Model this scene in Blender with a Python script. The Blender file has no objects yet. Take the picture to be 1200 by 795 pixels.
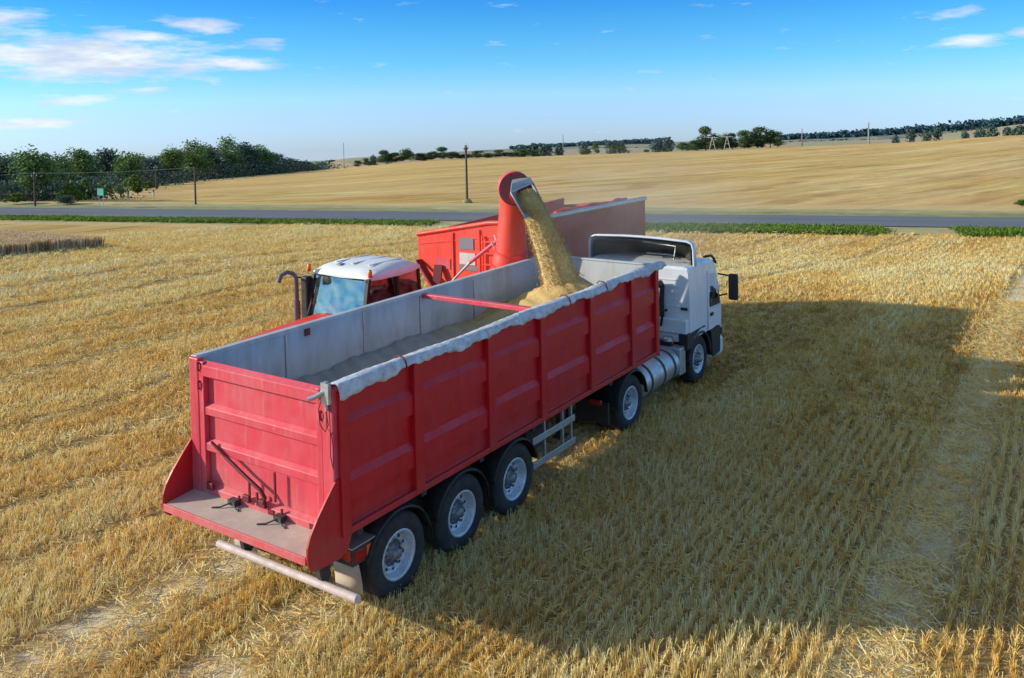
# real place rebuilt: grain being unloaded from a cart into a truck trailer
import bpy, bmesh, math, random
import numpy as np
from mathutils import Vector, Matrix, Quaternion
random.seed(7); np.random.seed(7)
C = bpy.context.scene.collection
R_ = math.radians
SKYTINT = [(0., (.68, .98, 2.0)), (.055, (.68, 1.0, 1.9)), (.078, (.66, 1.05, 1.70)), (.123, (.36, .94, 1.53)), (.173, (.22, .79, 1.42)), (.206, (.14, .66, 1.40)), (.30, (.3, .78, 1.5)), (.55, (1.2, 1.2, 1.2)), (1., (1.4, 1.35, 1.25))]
CLOUDS = [(60, 3.4, 7., 1.35, 1.4), (54, 2.9, 3.4, .75, 1.), (51.2, 3.05, 2.6, .55, 1.1), (64, 5.5, 2.8, .5, 1.1), (53.4, 5.4, 2.3, .5, 1.1), (57, 4.6, 3.6, .45, .95), (60.6, .9, 2.6, .35, .9), (63, -.4, 2.8, .4, .9), (56, 1.4, 1.6, .25, .8), (49.5, 4.4, 1.5, .3, .75),
          (6.3, 3.2, 2., .4, .95), (3.9, 3.6, .8, .35, 1.), (7, 4.9, 2., .35, .7)]
CLOUDLO = (4.4, 4.9, 6.0); CLOUDHI = (6.5, 6.7, 6.9)
NEAR_A = (.38, .24, .08); NEAR_B = (1.0, .78, .38)
FAR_A = (.95, .58, .15); FAR_B = (1.0, .82, .33)
STRAW_A = (1.0, .68, .19); STRAW_B = (1.0, .91, .52)
VERGES = [(-75, -19, 51.3, 53.2, 5200, 'bright green grass verge running along the near side of the road at left', .8), (-7, 7.4, 50.3, 53.0, 3600, 'green grass patch on the near roadside behind the truck cab', 1.), (11.2, 40, 50.3, 53.2, 3500, 'green grass patch on the near roadside at the right edge', 1.)]
WOOD= [('oak', 34.7, 73.5, 4.5, 4.6, 91.0, -1.5), ('oak', 59.2, 127.2, 5.1, 6.4, 150.0, -4.9), ('oak', 65.0, 124.2, 5.4, 5.8, 150.0, -5.2), ('dark', 49.4, 109.8, 5.3, 6.3, 130.0, -3.6), ('oak', 80.0, 144.5, 6.9, 6.8, 175.0, -6.8), ('dark', 96.5, 163.7, 8.4, 6.6, 200.0, -8.6), ('oak', 94.6, 153.1, 7.0, 6.6, 190.0, -8.1), ('dark', 114.9, 175.7, 6.8, 7.2, 220.0, -10.2), ('oak', 129.7, 189.9, 8.5, 8.8, 240.0, -11.4), ('oak', 146.1, 202.7, 10.8, 10.1, 260.0, -12.5), ('dark', 159.2, 211.7, 10.0, 9.6, 275.0, -13.3), ('oak', 171.9, 220.8, 12.3, 10.7, 290.0, -14.2), ('dark', 182.0, 225.6, 11.8, 8.7, 300.0, -14.7), ('oak', 191.9, 230.3, 10.1, 10.8, 310.0, -15.2), ('dark', 208.8, 242.2, 7.8, 9.6, 330.0, -16.2), ('dark', 222.4, 250.2, 5.8, 8.7, 345.0, -17.0), ('dark', 235.8, 258.3, 4.3, 8.4, 360.0, -17.7), ('dark', 72.4, 142.9, 5.4, 5.9, 170.0, -6.3), ('dark', 102.1, 177.9, 7.1, 7.5, 215.0, -9.4), ('oak', 123.9, 193.8, 7.5, 7.9, 240.0, -11.4), ('dark', 167.0, 237.0, 9.5, 9.9, 300.0, -15.0), ('dark', 79.2, 161.9, 5.9, 6.3, 190.0, -7.3), ('oak', 178.2, 241.2, 11.6, 10.2, 310.0, -15.5), ('dark', 150.6, 224.1, 8.4, 9.8, 280.0, -13.9), ('dark', 85.8, 158.4, 5.6, 6.6, 190.0, -7.7), ('dark', 114.1, 188.1, 6.7, 7.6, 230.0, -10.5)]
BUSH= [('bush', 61.8, 99.9, 2.4, 3.1, 128.0, -4.3), ('bush', 45.0, 79.2, 1.9, 2.2, 101.0, -2.5), ('bush', 40.2, 74.5, 2.0, 2.2, 94.0, -2.0), ('bush', 36.4, 70.3, 1.7, 1.9, 89.0, -1.6), ('bush', 50.0, 84.4, 1.3, 1.7, 108.0, -3.0), ('bush', 30.9, 68.7, 1.0, 2.1, 85.0, -1.2), ('bush', 78.3, 121.4, 1.4, 2.4, 154.0, -6.0), ('bush', 261.8, 246.8, 2.4, 3.6, 370.0, -17.2), ('bush', 258.9, 249.9, 2.0, 3.2, 370.0, -17.5), ('bush', 270.3, 245.0, 4.6, 5.4, 375.0, -17.1), ('bush', 273.5, 241.5, 3.5, 5.4, 375.0, -16.8), ('bush', 276.7, 237.8, 4.5, 5.4, 375.0, -16.6), ('bush', 279.8, 234.1, 2.7, 5.4, 375.0, -16.3), ('bush', 282.9, 230.4, 2.7, 5.4, 375.0, -16.1), ('bush', 286.0, 226.6, 4.3, 5.4, 375.0, -16.0), ('bush', 289.0, 222.8, 2.7, 5.4, 375.0, -15.9), ('bush', 292.0, 218.9, 1.7, 5.4, 375.0, -15.9), ('bush', 294.9, 215.0, 2.6, 5.4, 375.0, -15.8), ('bush', 297.8, 211.0, 1.7, 5.4, 375.0, -15.7), ('bush', 300.6, 207.0, 2.6, 5.4, 375.0, -15.6), ('bush', 303.4, 202.9, 1.7, 5.4, 375.0, -15.6), ('bush', 306.1, 198.9, 2.6, 5.4, 375.0, -15.5), ('bush', 308.8, 194.7, 2.1, 5.4, 375.0, -15.4), ('bush', 317.8, 173.8, 2.3, 5.8, 372.0, -14.9), ('bush', 321.5, 171.3, 5.1, 4.3, 374.0, -14.9), ('bush', 324.7, 165.3, 4.1, 3.6, 374.0, -14.8), ('bush', 326.6, 161.5, 2.9, 5.8, 374.0, -14.7), ('bush', 330.8, 152.9, 1.5, 3.3, 374.0, -14.5), ('bush', 60.2, -2.7, 0.5, 0.6, 68.0, -1.3)]
FAR= [('far', 577.6, 377.5, 19.8, 9.5, 700.0, -43.7), ('far', 582.4, 370.1, 20.8, 9.5, 700.0, -43.5), ('far', 587.8, 361.5, 19.8, 10.8, 700.0, -43.4), ('far', 593.1, 352.8, 18.7, 8.1, 700.0, -43.2), ('far', 620.8, 345.1, 18.0, 8.4, 720.0, -43.0), ('far', 681.3, 119.5, 16.9, 6.1, 700.0, -37.3), ('far', 683.1, 109.5, 20.0, 6.8, 700.0, -36.2), ('far', 685.7, 93.0, 19.3, 6.1, 700.0, -34.4), ('far', 639.4, 60.0, 17.1, 6.3, 650.0, -30.9), ('far', 640.0, 53.6, 16.8, 7.6, 650.0, -30.1), ('far', 640.7, 45.5, 15.1, 6.3, 650.0, -29.0), ('far', 641.3, 38.4, 15.2, 7.6, 650.0, -28.1), ('far', 504.8, 470.1, 16.4, 6.8, 700.0, -45.4), ('far', 512.9, 461.3, 16.3, 5.4, 700.0, -45.0), ('far', 687.9, 75.7, 15.5, 5.4, 700.0, -32.5), ('far', 684.6, 100.1, 17.7, 6.1, 700.0, -35.1), ('far', 701.5, 364.0, 15.2, 10.8, 800.0, -41.8), ('far', 705.7, 355.8, 14.1, 9.3, 800.0, -41.6), ('far', 719.9, 326.4, 17.0, 12.4, 800.0, -42.8), ('far', 724.0, 317.5, 19.0, 10.8, 800.0, -43.3)]
GROVE= [('grove', 338.9, 139.9, 3.5, 6.6, 376.0, -14.3), ('grove', 335.0, 133.7, 4.0, 5.7, 370.0, -13.9), ('grove', 342.5, 131.1, 9.0, 8.0, 376.0, -13.9), ('grove', 343.0, 124.3, 5.5, 7.2, 374.0, -13.6), ('grove', 346.3, 121.1, 6.0, 6.6, 376.0, -13.5), ('grove', 344.1, 115.3, 6.8, 7.9, 372.0, -13.2), ('grove', 348.7, 111.1, 7.6, 9.4, 375.0, -13.1), ('grove', 353.1, 107.3, 6.7, 8.1, 378.0, -13.0), ('grove', 350.2, 103.2, 3.7, 5.1, 374.0, -12.8), ('grove', 336.4, 124.7, 3.5, 5.7, 368.0, -13.5)]
PI = math.pi
# ------------------------------------------------------------------ materials
def nt(m):
    m.use_nodes = True; t = m.node_tree; t.nodes.clear(); return t
def N(t, kind, **kw):
    n = t.nodes.new(kind)
    for k, v in kw.items():
        if k.startswith('i_'):
            n.inputs[k[2:].replace('_', ' ')].default_value = v
        else: setattr(n, k, v)
    return n
def L(t, a, b): t.links.new(a, b)
def math_node(t, op, a, b=None, c=None, clamp=False):
    n = t.nodes.new('ShaderNodeMath'); n.operation = op; n.use_clamp = clamp
    for i, v in enumerate((a, b, c)):
        if v is None: continue
        if isinstance(v, (int, float)): n.inputs[i].default_value = v
        else: t.links.new(v, n.inputs[i])
    return n.outputs[0]
def mixc(t, fac, a, b, mode='MIX'):
    n = t.nodes.new('ShaderNodeMix'); n.data_type = 'RGBA'; n.blend_type = mode
    for s, v in ((n.inputs[0], fac), (n.inputs[6], a), (n.inputs[7], b)):
        if isinstance(v, (int, float)): s.default_value = v
        elif isinstance(v, tuple): s.default_value = (*v[:3], 1)
        else: t.links.new(v, s)
    return n.outputs[2]
def ramp(t, fac, stops):
    n = t.nodes.new('ShaderNodeValToRGB'); e = n.color_ramp.elements
    while len(e) < len(stops): e.new(.5)
    for k, (p_, c_) in zip(e, stops):
        k.position = p_; k.color = (*(c_ if isinstance(c_, tuple) else (c_,)*3), 1)
    t.links.new(fac, n.inputs[0]); return n.outputs[0]
def noise(t, vec, scale, detail=4, rough=.6):
    n = t.nodes.new('ShaderNodeTexNoise'); n.inputs['Scale'].default_value = scale
    n.inputs['Detail'].default_value = detail; n.inputs['Roughness'].default_value = rough
    if vec is not None: t.links.new(vec, n.inputs['Vector'])
    return n.outputs['Fac']
def mapping(t, vec, scale=(1,1,1), rot=(0,0,0)):
    n = t.nodes.new('ShaderNodeMapping'); n.inputs['Scale'].default_value = scale
    n.inputs['Rotation'].default_value = rot; t.links.new(vec, n.inputs['Vector']); return n.outputs[0]
def surf(name, col, rough=.5, metal=0., dirt=None, dirt_amt=.4, dirt_scale=2., var=.12, bump=.0, bump_scale=30., spec=.5, coat=0., streak=False, trans=0.):
    """painted / metal / rubber surface: colour varied by two noises, dirt patches, fine bump"""
    m = bpy.data.materials.new(name); t = nt(m)
    out = N(t, 'ShaderNodeOutputMaterial'); b = N(t, 'ShaderNodeBsdfPrincipled')
    L(t, b.outputs[0], out.inputs[0])
    pos = N(t, 'ShaderNodeNewGeometry').outputs['Position']
    n1 = noise(t, pos, dirt_scale*.7, 5)
    dark = tuple(c*(1-var) for c in col); light = tuple(min(1, c*(1+var)) for c in col)
    c = mixc(t, ramp(t, n1, [(.3, 0.), (.7, 1.)]), dark, light)
    if dirt:
        v = mapping(t, pos, (1, 1, .25)) if streak else pos
        n2 = noise(t, v, dirt_scale*2.3, 8, .7)
        f = ramp(t, n2, [(.42, 0.), (.72, 1.)])
        f = math_node(t, 'MULTIPLY', f, dirt_amt)
        c = mixc(t, f, c, dirt)
        L(t, math_node(t, 'ADD', math_node(t, 'MULTIPLY', f, .5), rough, clamp=True), b.inputs['Roughness'])
    else: b.inputs['Roughness'].default_value = rough
    L(t, c, b.inputs['Base Color'])
    b.inputs['Metallic'].default_value = metal
    b.inputs['Specular IOR Level'].default_value = spec
    b.inputs['Coat Weight'].default_value = coat
    if bump:
        n3 = noise(t, pos, bump_scale, 6)
        bp = N(t, 'ShaderNodeBump'); bp.inputs['Strength'].default_value = bump; bp.inputs['Distance'].default_value = .02
        L(t, n3, bp.inputs['Height']); L(t, bp.outputs[0], b.inputs['Normal'])
    return m
def glass(name, col=(.5,.6,.62), alpha=.5, rough=.03, mottled=False):
    m = bpy.data.materials.new(name); t = nt(m)
    out = N(t, 'ShaderNodeOutputMaterial')
    tr = N(t, 'ShaderNodeBsdfTransparent'); tr.inputs[0].default_value = (*col, 1)
    gl = N(t, 'ShaderNodeBsdfGlossy'); gl.inputs['Roughness'].default_value = rough; gl.inputs[0].default_value=(.9,.95,1,1)
    df = N(t, 'ShaderNodeBsdfDiffuse'); df.inputs[0].default_value = (.45,.5,.5,1)
    fr = N(t, 'ShaderNodeFresnel'); fr.inputs[0].default_value = 1.6
    pos = N(t, 'ShaderNodeNewGeometry').outputs['Position']
    dirt = math_node(t, 'MULTIPLY', ramp(t, noise(t, pos, 5, 6), [(.4, 0.), (.75, 1.)]), .35)
    if mottled:
        df.inputs[0].default_value = (.36,.42,.45,1); gl.inputs[0].default_value = (.62,.64,.68,1); bpn = N(t, 'ShaderNodeBump'); bpn.inputs['Strength'].default_value = .25; bpn.inputs['Distance'].default_value = .10; L(t, noise(t, pos, 1.6, 2, .5), bpn.inputs['Height']); L(t, bpn.outputs[0], gl.inputs['Normal'])
    m1 = N(t, 'ShaderNodeMixShader'); m2 = N(t, 'ShaderNodeMixShader'); L(t, dirt, m1.inputs[0])
    L(t, tr.outputs[0], m1.inputs[1]); L(t, df.outputs[0], m1.inputs[2])
    f = math_node(t, 'ADD', math_node(t, 'MULTIPLY', fr.outputs[0], 1.), alpha, clamp=True)
    L(t, f, m2.inputs[0]); L(t, m1.outputs[0], m2.inputs[1]); L(t, gl.outputs[0], m2.inputs[2])
    L(t, m2.outputs[0], out.inputs[0]); return m
def emit(name, col, s):
    m = bpy.data.materials.new(name); t = nt(m); out = N(t, 'ShaderNodeOutputMaterial'); e = N(t, 'ShaderNodeBsdfPrincipled')
    e.inputs['Base Color'].default_value = (*col, 1); e.inputs['Roughness'].default_value=.2; L(t, e.outputs[0], out.inputs[0]); return m
DUST = (.30, .24, .15)
M = dict(
 red = surf('trailer_red_paint', (.44, .002, .009), .42, dirt=(.34,.035,.04), dirt_amt=.4, dirt_scale=1.3, var=.25, bump=.08, spec=.28, streak=True),
 redback = surf('pinkish_red_paint', (.64, .055, .085), .5, dirt=(.66,.20,.20), dirt_amt=.55, dirt_scale=2.2, var=.14, bump=.1, streak=True),
 darkred = surf('dark_red_metal', (.16, .008, .015), .5, dirt=(.1,.04,.03), dirt_amt=.5),
 lining = surf('grey_white_lining', (.50, .53, .57), .55, dirt=(.33,.31,.29), dirt_amt=.75, dirt_scale=1.1, var=.1, bump=.1, streak=True),
 tray = surf('dusty_tray_metal', (.52, .44, .38), .7, dirt=(.42,.33,.24), dirt_amt=.6, dirt_scale=5),
 tarp = surf('white_tarpaulin', (.64, .67, .72), .75, dirt=(.30,.27,.22), dirt_amt=.85, dirt_scale=4, bump=.5, bump_scale=14),
 black = surf('black_plastic', (.012, .013, .015), .5, dirt=(.07,.06,.045), dirt_amt=.5, dirt_scale=3),
 straps = surf('worn_tarp_strap', (.16, .012, .018), .7),
 rubber = surf('tyre_rubber', (.020, .021, .024), .8, dirt=(.11,.095,.07), dirt_amt=.55, dirt_scale=4, bump=.15, bump_scale=40),
 rim = surf('silver_rim_paint', (.62, .66, .72), .35, metal=.35, dirt=(.22,.18,.13), dirt_amt=.5, dirt_scale=7),
 hub = surf('hub_metal', (.30, .31, .33), .4, metal=.6, dirt=(.06,.05,.04), dirt_amt=.7, dirt_scale=14),
 frame = surf('chassis_grey', (.035, .036, .04), .6, dirt=(.12,.1,.07), dirt_amt=.6, dirt_scale=3),
 alu = surf('dull_aluminium', (.55, .56, .58), .38, metal=.75, dirt=(.32,.28,.22), dirt_amt=.5, dirt_scale=4, bump=.05),
 bumperpaint = surf('pinkish_worn_white_paint', (.64, .52, .50), .55, dirt=(.42,.26,.22), dirt_amt=.5, dirt_scale=2.5),
 white = surf('truck_white_paint', (.76, .80, .86), .3, dirt=(.5,.48,.44), dirt_amt=.35, dirt_scale=2, coat=.3, var=.05, streak=True),
 whiteroof = surf('tractor_roof_white', (.80, .80, .80), .4, dirt=(.6,.56,.5), dirt_amt=.35, dirt_scale=3, var=.05),
 lamp = surf('red_lamp', (.40, .01, .01), .2, spec=.8, var=.05), amber = surf('amber_lamp', (.85, .18, .02), .25, var=.05),
 lamp_w = surf('clear_lamp', (.7, .7, .7), .15, var=.05),
 bright = surf('implement_red', (.76, .022, .014), .45, dirt=(.55,.15,.09), dirt_amt=.5, dirt_scale=2.0, var=.12, bump=.05, coat=.15),
 cartside = surf('shaded_dusty_red_side', (.42, .055, .04), .6, dirt=(.42,.20,.13), dirt_amt=.6, dirt_scale=1.4, var=.12),
 chute = surf('grey_rubber_chute', (.34, .37, .38), .6, dirt=(.2,.18,.14), dirt_amt=.5, dirt_scale=6, bump=.1),
 dark_in = surf('dark_interior', (.05, .045, .035), .8),
 glass = glass('window_glass', (.22,.27,.28), .12), windscreen = glass('tractor_glass', (.50,.55,.56), .22, .05, True),
 wood = surf('weathered_pole_wood', (.10, .075, .05), .85, dirt=(.2,.17,.13), dirt_amt=.4, dirt_scale=3),
 steel_far = surf('pylon_steel', (.28, .28, .27), .6), wire = surf('wire_metal', (.45,.47,.5), .5), exhaust = surf('exhaust_metal', (.13,.13,.14), .5),
 sign = surf('teal_sign_face', (.02, .28, .22), .5), decal = surf('worn_white_decal', (.62,.6,.58), .5, dirt=(.4,.3,.25), dirt_amt=.5, dirt_scale=9),
 decalgrey = surf('grey_decal', (.20,.20,.24), .5), seat = surf('seat_cloth', (.03,.03,.035), .9),
 darkplate = surf('dusty_maroon', (.26, .035, .045), .5, dirt=(.3,.14,.12), dirt_amt=.4, dirt_scale=5),
 bark = surf('bark', (.06,.045,.03), .9),
)
def worn_paint(name, col, fade, dust_col, scratch=(.75, .55, .52), zlow=1.2, zspan=.5, spec=.5):
    """old sprayed paint: faded patches, vertical run marks, fine scratches, dust gathered low down"""
    m = bpy.data.materials.new(name); t = nt(m); out = N(t, 'ShaderNodeOutputMaterial'); b = N(t, 'ShaderNodeBsdfPrincipled'); L(t, b.outputs[0], out.inputs[0])
    pos = N(t, 'ShaderNodeNewGeometry').outputs['Position']; sp = N(t, 'ShaderNodeSeparateXYZ'); L(t, pos, sp.inputs[0])
    c = mixc(t, math_node(t, 'MULTIPLY', ramp(t, noise(t, pos, 1.1, 7, .65), [(.42, 0.), (.68, 1.)]), .55), col, fade)
    c = mixc(t, math_node(t, 'MULTIPLY', ramp(t, noise(t, mapping(t, pos, (5, 5, .35)), 1.6, 6, .6), [(.50, 0.), (.75, 1.)]), .45), c, tuple(v*.55 for v in col))
    c = mixc(t, math_node(t, 'MULTIPLY', ramp(t, noise(t, mapping(t, pos, (7, 7, .6)), 2.6, 6, .7), [(.56, 0.), (.70, 1.)]), .4), c, dust_col)
    sc = ramp(t, noise(t, mapping(t, pos, (2.5, 2.5, 22), (.25, .3, 0)), 2.4, 5, .8), [(.70, 0.), (.74, 1.)])
    c = mixc(t, math_node(t, 'MULTIPLY', sc, .55), c, scratch)
    sk = ramp(t, noise(t, pos, 26, 3, .6), [(.70, 0.), (.75, 1.)]); c = mixc(t, math_node(t, 'MULTIPLY', sk, .5), c, (.10, .03, .02))
    low = math_node(t, 'DIVIDE', math_node(t, 'SUBTRACT', zlow+zspan, sp.outputs[2]), zspan, clamp=True)
    c = mixc(t, math_node(t, 'MULTIPLY', math_node(t, 'MULTIPLY', math_node(t, 'POWER', low, 1.6), ramp(t, noise(t, pos, 5, 6), [(.3, .2), (.7, 1.)])), .5), c, dust_col)
    L(t, c, b.inputs['Base Color']); b.inputs['Specular IOR Level'].default_value = spec
    L(t, ramp(t, noise(t, pos, 3, 5), [(.3, .34), (.7, .62)]), b.inputs['Roughness'])
    bp = N(t, 'ShaderNodeBump'); bp.inputs['Strength'].default_value = .25; bp.inputs['Distance'].default_value = .03; L(t, noise(t, pos, 2.5, 3), bp.inputs['Height']); L(t, bp.outputs[0], b.inputs['Normal']); return m
M['red'] = worn_paint('trailer_red_paint', (.54, .002, .010), (.52, .014, .03), (.30, .09, .07), (.50, .16, .16))
M['redback'] = worn_paint('pinkish_red_paint', (.70, .055, .085), (.70, .17, .19), (.62, .30, .26), (.80, .50, .48))  # paler, pinker red than the side wall paint
M['bright'] = worn_paint('implement_red', (.90, .04, .018), (.84, .10, .05), (.58, .24, .14), (.70, .40, .34), .6, 2.4)
M['cartside'] = worn_paint('shaded_dusty_red_side', (.42, .045, .035), (.44, .11, .08), (.42, .22, .15), (.5, .3, .25), 1.6, 1.6)  # duller than the cart front: shade and dust haze painted in
# ------------------------------------------------------------------ builder
class MB:
    def __init__(s): s.v = []; s.f = []; s.mi = []; s.sm = []
    def add(s, vs, fs, mi=0, smooth=False):
        o = len(s.v); s.v += [tuple(v) for v in vs]
        for f in fs: s.f.append([i+o for i in f]); s.mi.append(mi); s.sm.append(smooth)
        return s
    def box(s, x0, x1, y0, y1, z0, z1, mi=0):
        vs = [(x, y, z) for x in (x0, x1) for y in (y0, y1) for z in (z0, z1)]
        return s.add(vs, [(0,1,3,2),(4,6,7,5),(0,4,5,1),(2,3,7,6),(0,2,6,4),(1,5,7,3)], mi)
    def bar(s, a, b, w, h=None, mi=0):
        a, b = Vector(a), Vector(b); d = (b-a).normalized(); h = h or w
        u = d.cross(Vector((0,0,1)));
        if u.length < .01: u = Vector((0,1,0))
        u.normalize(); n = u.cross(d)
        vs = [p + u*sx*w/2 + n*sy*h/2 for p in (a, b) for sx in (-1,1) for sy in (-1,1)]
        return s.add(vs, [(0,1,3,2),(4,6,7,5),(0,4,5,1),(2,3,7,6),(0,2,6,4),(1,5,7,3)], mi)
    def tube(s, pts, r, n=12, mi=0, cap=True, smooth=True):
        pts = [Vector(p) for p in pts]; rs = r if isinstance(r, (list, tuple)) else [r]*len(pts)
        vs = []; ref = None
        for i, p in enumerate(pts):
            d = (pts[min(i+1, len(pts)-1)] - pts[max(i-1, 0)]).normalized()
            if ref is None:
                ref = d.cross(Vector((0,0,1)))
                if ref.length < .05: ref = Vector((0,1,0)).cross(d)
            ref = (ref - d*ref.dot(d)).normalized(); w = d.cross(ref)
            vs += [p + (ref*math.cos(2*PI*k/n) + w*math.sin(2*PI*k/n))*rs[i] for k in range(n)]
        fs = [(i*n+k, i*n+(k+1)%n, (i+1)*n+(k+1)%n, (i+1)*n+k) for i in range(len(pts)-1) for k in range(n)]
        s.add(vs, fs, mi, smooth)
        if cap:
            s.add(vs[:n], [tuple(range(n))[::-1]], mi); s.add(vs[-n:], [tuple(range(n))], mi)
        return s
    def lathe(s, prof, c, axis='y', n=40, mi=0, smooth=True):
        """prof: (radius, offset along axis)"""
        vs = []
        for r, o in prof:
            for k in range(n):
                a = 2*PI*k/n; q = (r*math.cos(a), o, r*math.sin(a)) if axis == 'y' else ((o, r*math.cos(a), r*math.sin(a)) if axis == 'x' else (r*math.cos(a), r*math.sin(a), o))
                vs.append((c[0]+q[0], c[1]+q[1], c[2]+q[2]))
        fs = [(i*n+k, i*n+(k+1)%n, (i+1)*n+(k+1)%n, (i+1)*n+k) for i in range(len(prof)-1) for k in range(n)]
        return s.add(vs, fs, mi, smooth)
    def prism(s, poly, a0, a1, axis='y', mi=0):
        """poly: 2-D outline; extruded along axis between a0 and a1 (x: (y,z); y: (x,z); z: (x,y))"""
        def q(p, a): return {'x': (a, p[0], p[1]), 'y': (p[0], a, p[1]), 'z': (p[0], p[1], a)}[axis]
        n = len(poly); vs = [q(p, a0) for p in poly] + [q(p, a1) for p in poly]
        return s.add(vs, [tuple(range(n)), tuple(range(2*n-1, n-1, -1))] + [(i, i+n, (i+1)%n+n, (i+1)%n) for i in range(n)], mi)
    def sheet(s, rows, mi=0, smooth=False, close=False):
        n = len(rows[0]); vs = [p for r in rows for p in r]
        fs = [(i*n+k, i*n+k+1, (i+1)*n+k+1, (i+1)*n+k) for i in range(len(rows)-1) for k in range(n-1)]
        return s.add(vs, fs, mi, smooth)
    def build(s, name, mat, parent=None, bevel=0., fix=True, solid=0.):
        me = bpy.data.meshes.new(name)
        org = Vector(parent['_org']) if parent is not None else Vector((0,0,0))
        me.from_pydata([Vector(v)-org for v in s.v], [], s.f)
        for m in (mat if isinstance(mat, (list, tuple)) else [mat]): me.materials.append(m)
        me.polygons.foreach_set('material_index', s.mi); me.polygons.foreach_set('use_smooth', s.sm)
        if fix:
            bm = bmesh.new(); bm.from_mesh(me); bmesh.ops.recalc_face_normals(bm, faces=bm.faces); bm.to_mesh(me); bm.free()
        o = bpy.data.objects.new(name, me); C.objects.link(o)
        if parent is not None: o.parent = parent; o['_org'] = parent['_org']
        else: o['_org'] = (0.,0.,0.)
        if solid:
            md = o.modifiers.new('thickness', 'SOLIDIFY'); md.thickness = solid; md.offset = 0
        if bevel:
            md = o.modifiers.new('bevel', 'BEVEL'); md.width = bevel; md.segments = 2; md.limit_method = 'ANGLE'; md.angle_limit = R_(40)
        return o
def thing(name, label, cat, loc=(0,0,0), group=None):
    o = bpy.data.objects.new(name, None); C.objects.link(o); o.location = loc; o.empty_display_size = .3
    o['label'] = label; o['category'] = cat; o['_org'] = tuple(float(v) for v in loc)
    if group: o['group'] = group
    return o
def tag(o, label=None, cat=None, group=None, kind=None):
    if label: o['label'] = label
    if cat: o['category'] = cat
    if group: o['group'] = group
    if kind: o['kind'] = kind
    return o
# ------------------------------------------------------------------ camera
CAM = (-7.106, -7.334, 6.121)
yaw, pit, rol = R_(33.987), R_(-1.674), R_(-1.231)
fw = Vector((math.cos(pit)*math.cos(yaw), math.cos(pit)*math.sin(yaw), math.sin(pit)))
rt = fw.cross(Vector((0,0,1))).normalized(); up = rt.cross(fw)
r2 = rt*math.cos(rol) + up*math.sin(rol); u2 = -rt*math.sin(rol) + up*math.cos(rol)
cd = bpy.data.cameras.new('camera'); co = bpy.data.objects.new('camera', cd); C.objects.link(co)
co.matrix_world = Matrix(((r2.x, u2.x, -fw.x, CAM[0]), (r2.y, u2.y, -fw.y, CAM[1]), (r2.z, u2.z, -fw.z, CAM[2]), (0,0,0,1)))
cd.sensor_width = 36; cd.lens = 36*1032.96/1200; cd.shift_y = -242.33/1200; cd.clip_end = 20000; cd.clip_start = .1
bpy.context.scene.camera = co
# ------------------------------------------------------------------ light
SUN = Vector((-.555, .832, math.tan(R_(20.3)))).normalized()
sl = bpy.data.lights.new('sun', 'SUN'); sl.energy = 5.0; sl.angle = R_(.5); sl.color = (1, .93, .74)
so = bpy.data.objects.new('sun', sl); C.objects.link(so); so.rotation_euler = SUN.to_track_quat('Z', 'Y').to_euler(); so.location = (0, 0, 60)
w = bpy.data.worlds.new('World'); bpy.context.scene.world = w; w.use_nodes = True; t = w.node_tree; t.nodes.clear()
tc = N(t, 'ShaderNodeTexCoord'); nrm = N(t, 'ShaderNodeVectorMath', operation='NORMALIZE'); L(t, tc.outputs['Generated'], nrm.inputs[0])
sp = N(t, 'ShaderNodeSeparateXYZ'); L(t, nrm.outputs[0], sp.inputs[0])
zl = math_node(t, 'MAXIMUM', math_node(t, 'ADD', sp.outputs[2], .06), .015)
cb = N(t, 'ShaderNodeCombineXYZ'); L(t, sp.outputs[0], cb.inputs[0]); L(t, sp.outputs[1], cb.inputs[1]); L(t, zl, cb.inputs[2])
sky = N(t, 'ShaderNodeTexSky', sky_type='NISHITA'); sky.sun_disc = False; sky.sun_elevation = R_(20.3); sky.sun_rotation = math.atan2(SUN.x, SUN.y)
sky.altitude = 200; sky.air_density = 1.2; sky.dust_density = .6; sky.ozone_density = 2.0
L(t, cb.outputs[0], sky.inputs[0])
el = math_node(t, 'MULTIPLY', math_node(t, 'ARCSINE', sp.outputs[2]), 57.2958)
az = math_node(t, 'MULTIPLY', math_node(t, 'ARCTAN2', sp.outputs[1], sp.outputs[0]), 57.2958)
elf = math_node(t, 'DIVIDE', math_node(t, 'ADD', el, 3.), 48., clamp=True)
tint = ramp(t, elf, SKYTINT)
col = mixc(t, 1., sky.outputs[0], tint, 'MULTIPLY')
# clouds: noise in (azimuth, elevation) kept to a few banks
cv = N(t, 'ShaderNodeCombineXYZ'); L(t, math_node(t, 'MULTIPLY', az, .16), cv.inputs[0]); L(t, math_node(t, 'MULTIPLY', el, .75), cv.inputs[1])
cn = noise(t, cv.outputs[0], 2.1, 9, .62)
mask = None
for a0, e0, sa, se, k in CLOUDS:
    d = math_node(t, 'ADD', math_node(t, 'POWER', math_node(t, 'DIVIDE', math_node(t, 'ABSOLUTE', math_node(t, 'SUBTRACT', az, a0)), sa), 2.), math_node(t, 'POWER', math_node(t, 'DIVIDE', math_node(t, 'ABSOLUTE', math_node(t, 'SUBTRACT', el, e0)), se), 2.))
    g = math_node(t, 'MULTIPLY', math_node(t, 'EXPONENT', math_node(t, 'MULTIPLY', d, -1.)), k)
    mask = g if mask is None else math_node(t, 'MAXIMUM', mask, g)
cl = ramp(t, math_node(t, 'ADD', math_node(t, 'MULTIPLY', cn, 1.), math_node(t, 'MULTIPLY', mask, .42)), [(.62, 0.), (.98, 1.)])
shade = ramp(t, noise(t, mapping(t, cv.outputs[0], (1,1,1)), 1.3, 3), [(.4, CLOUDLO), (.62, CLOUDHI)])
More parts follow.
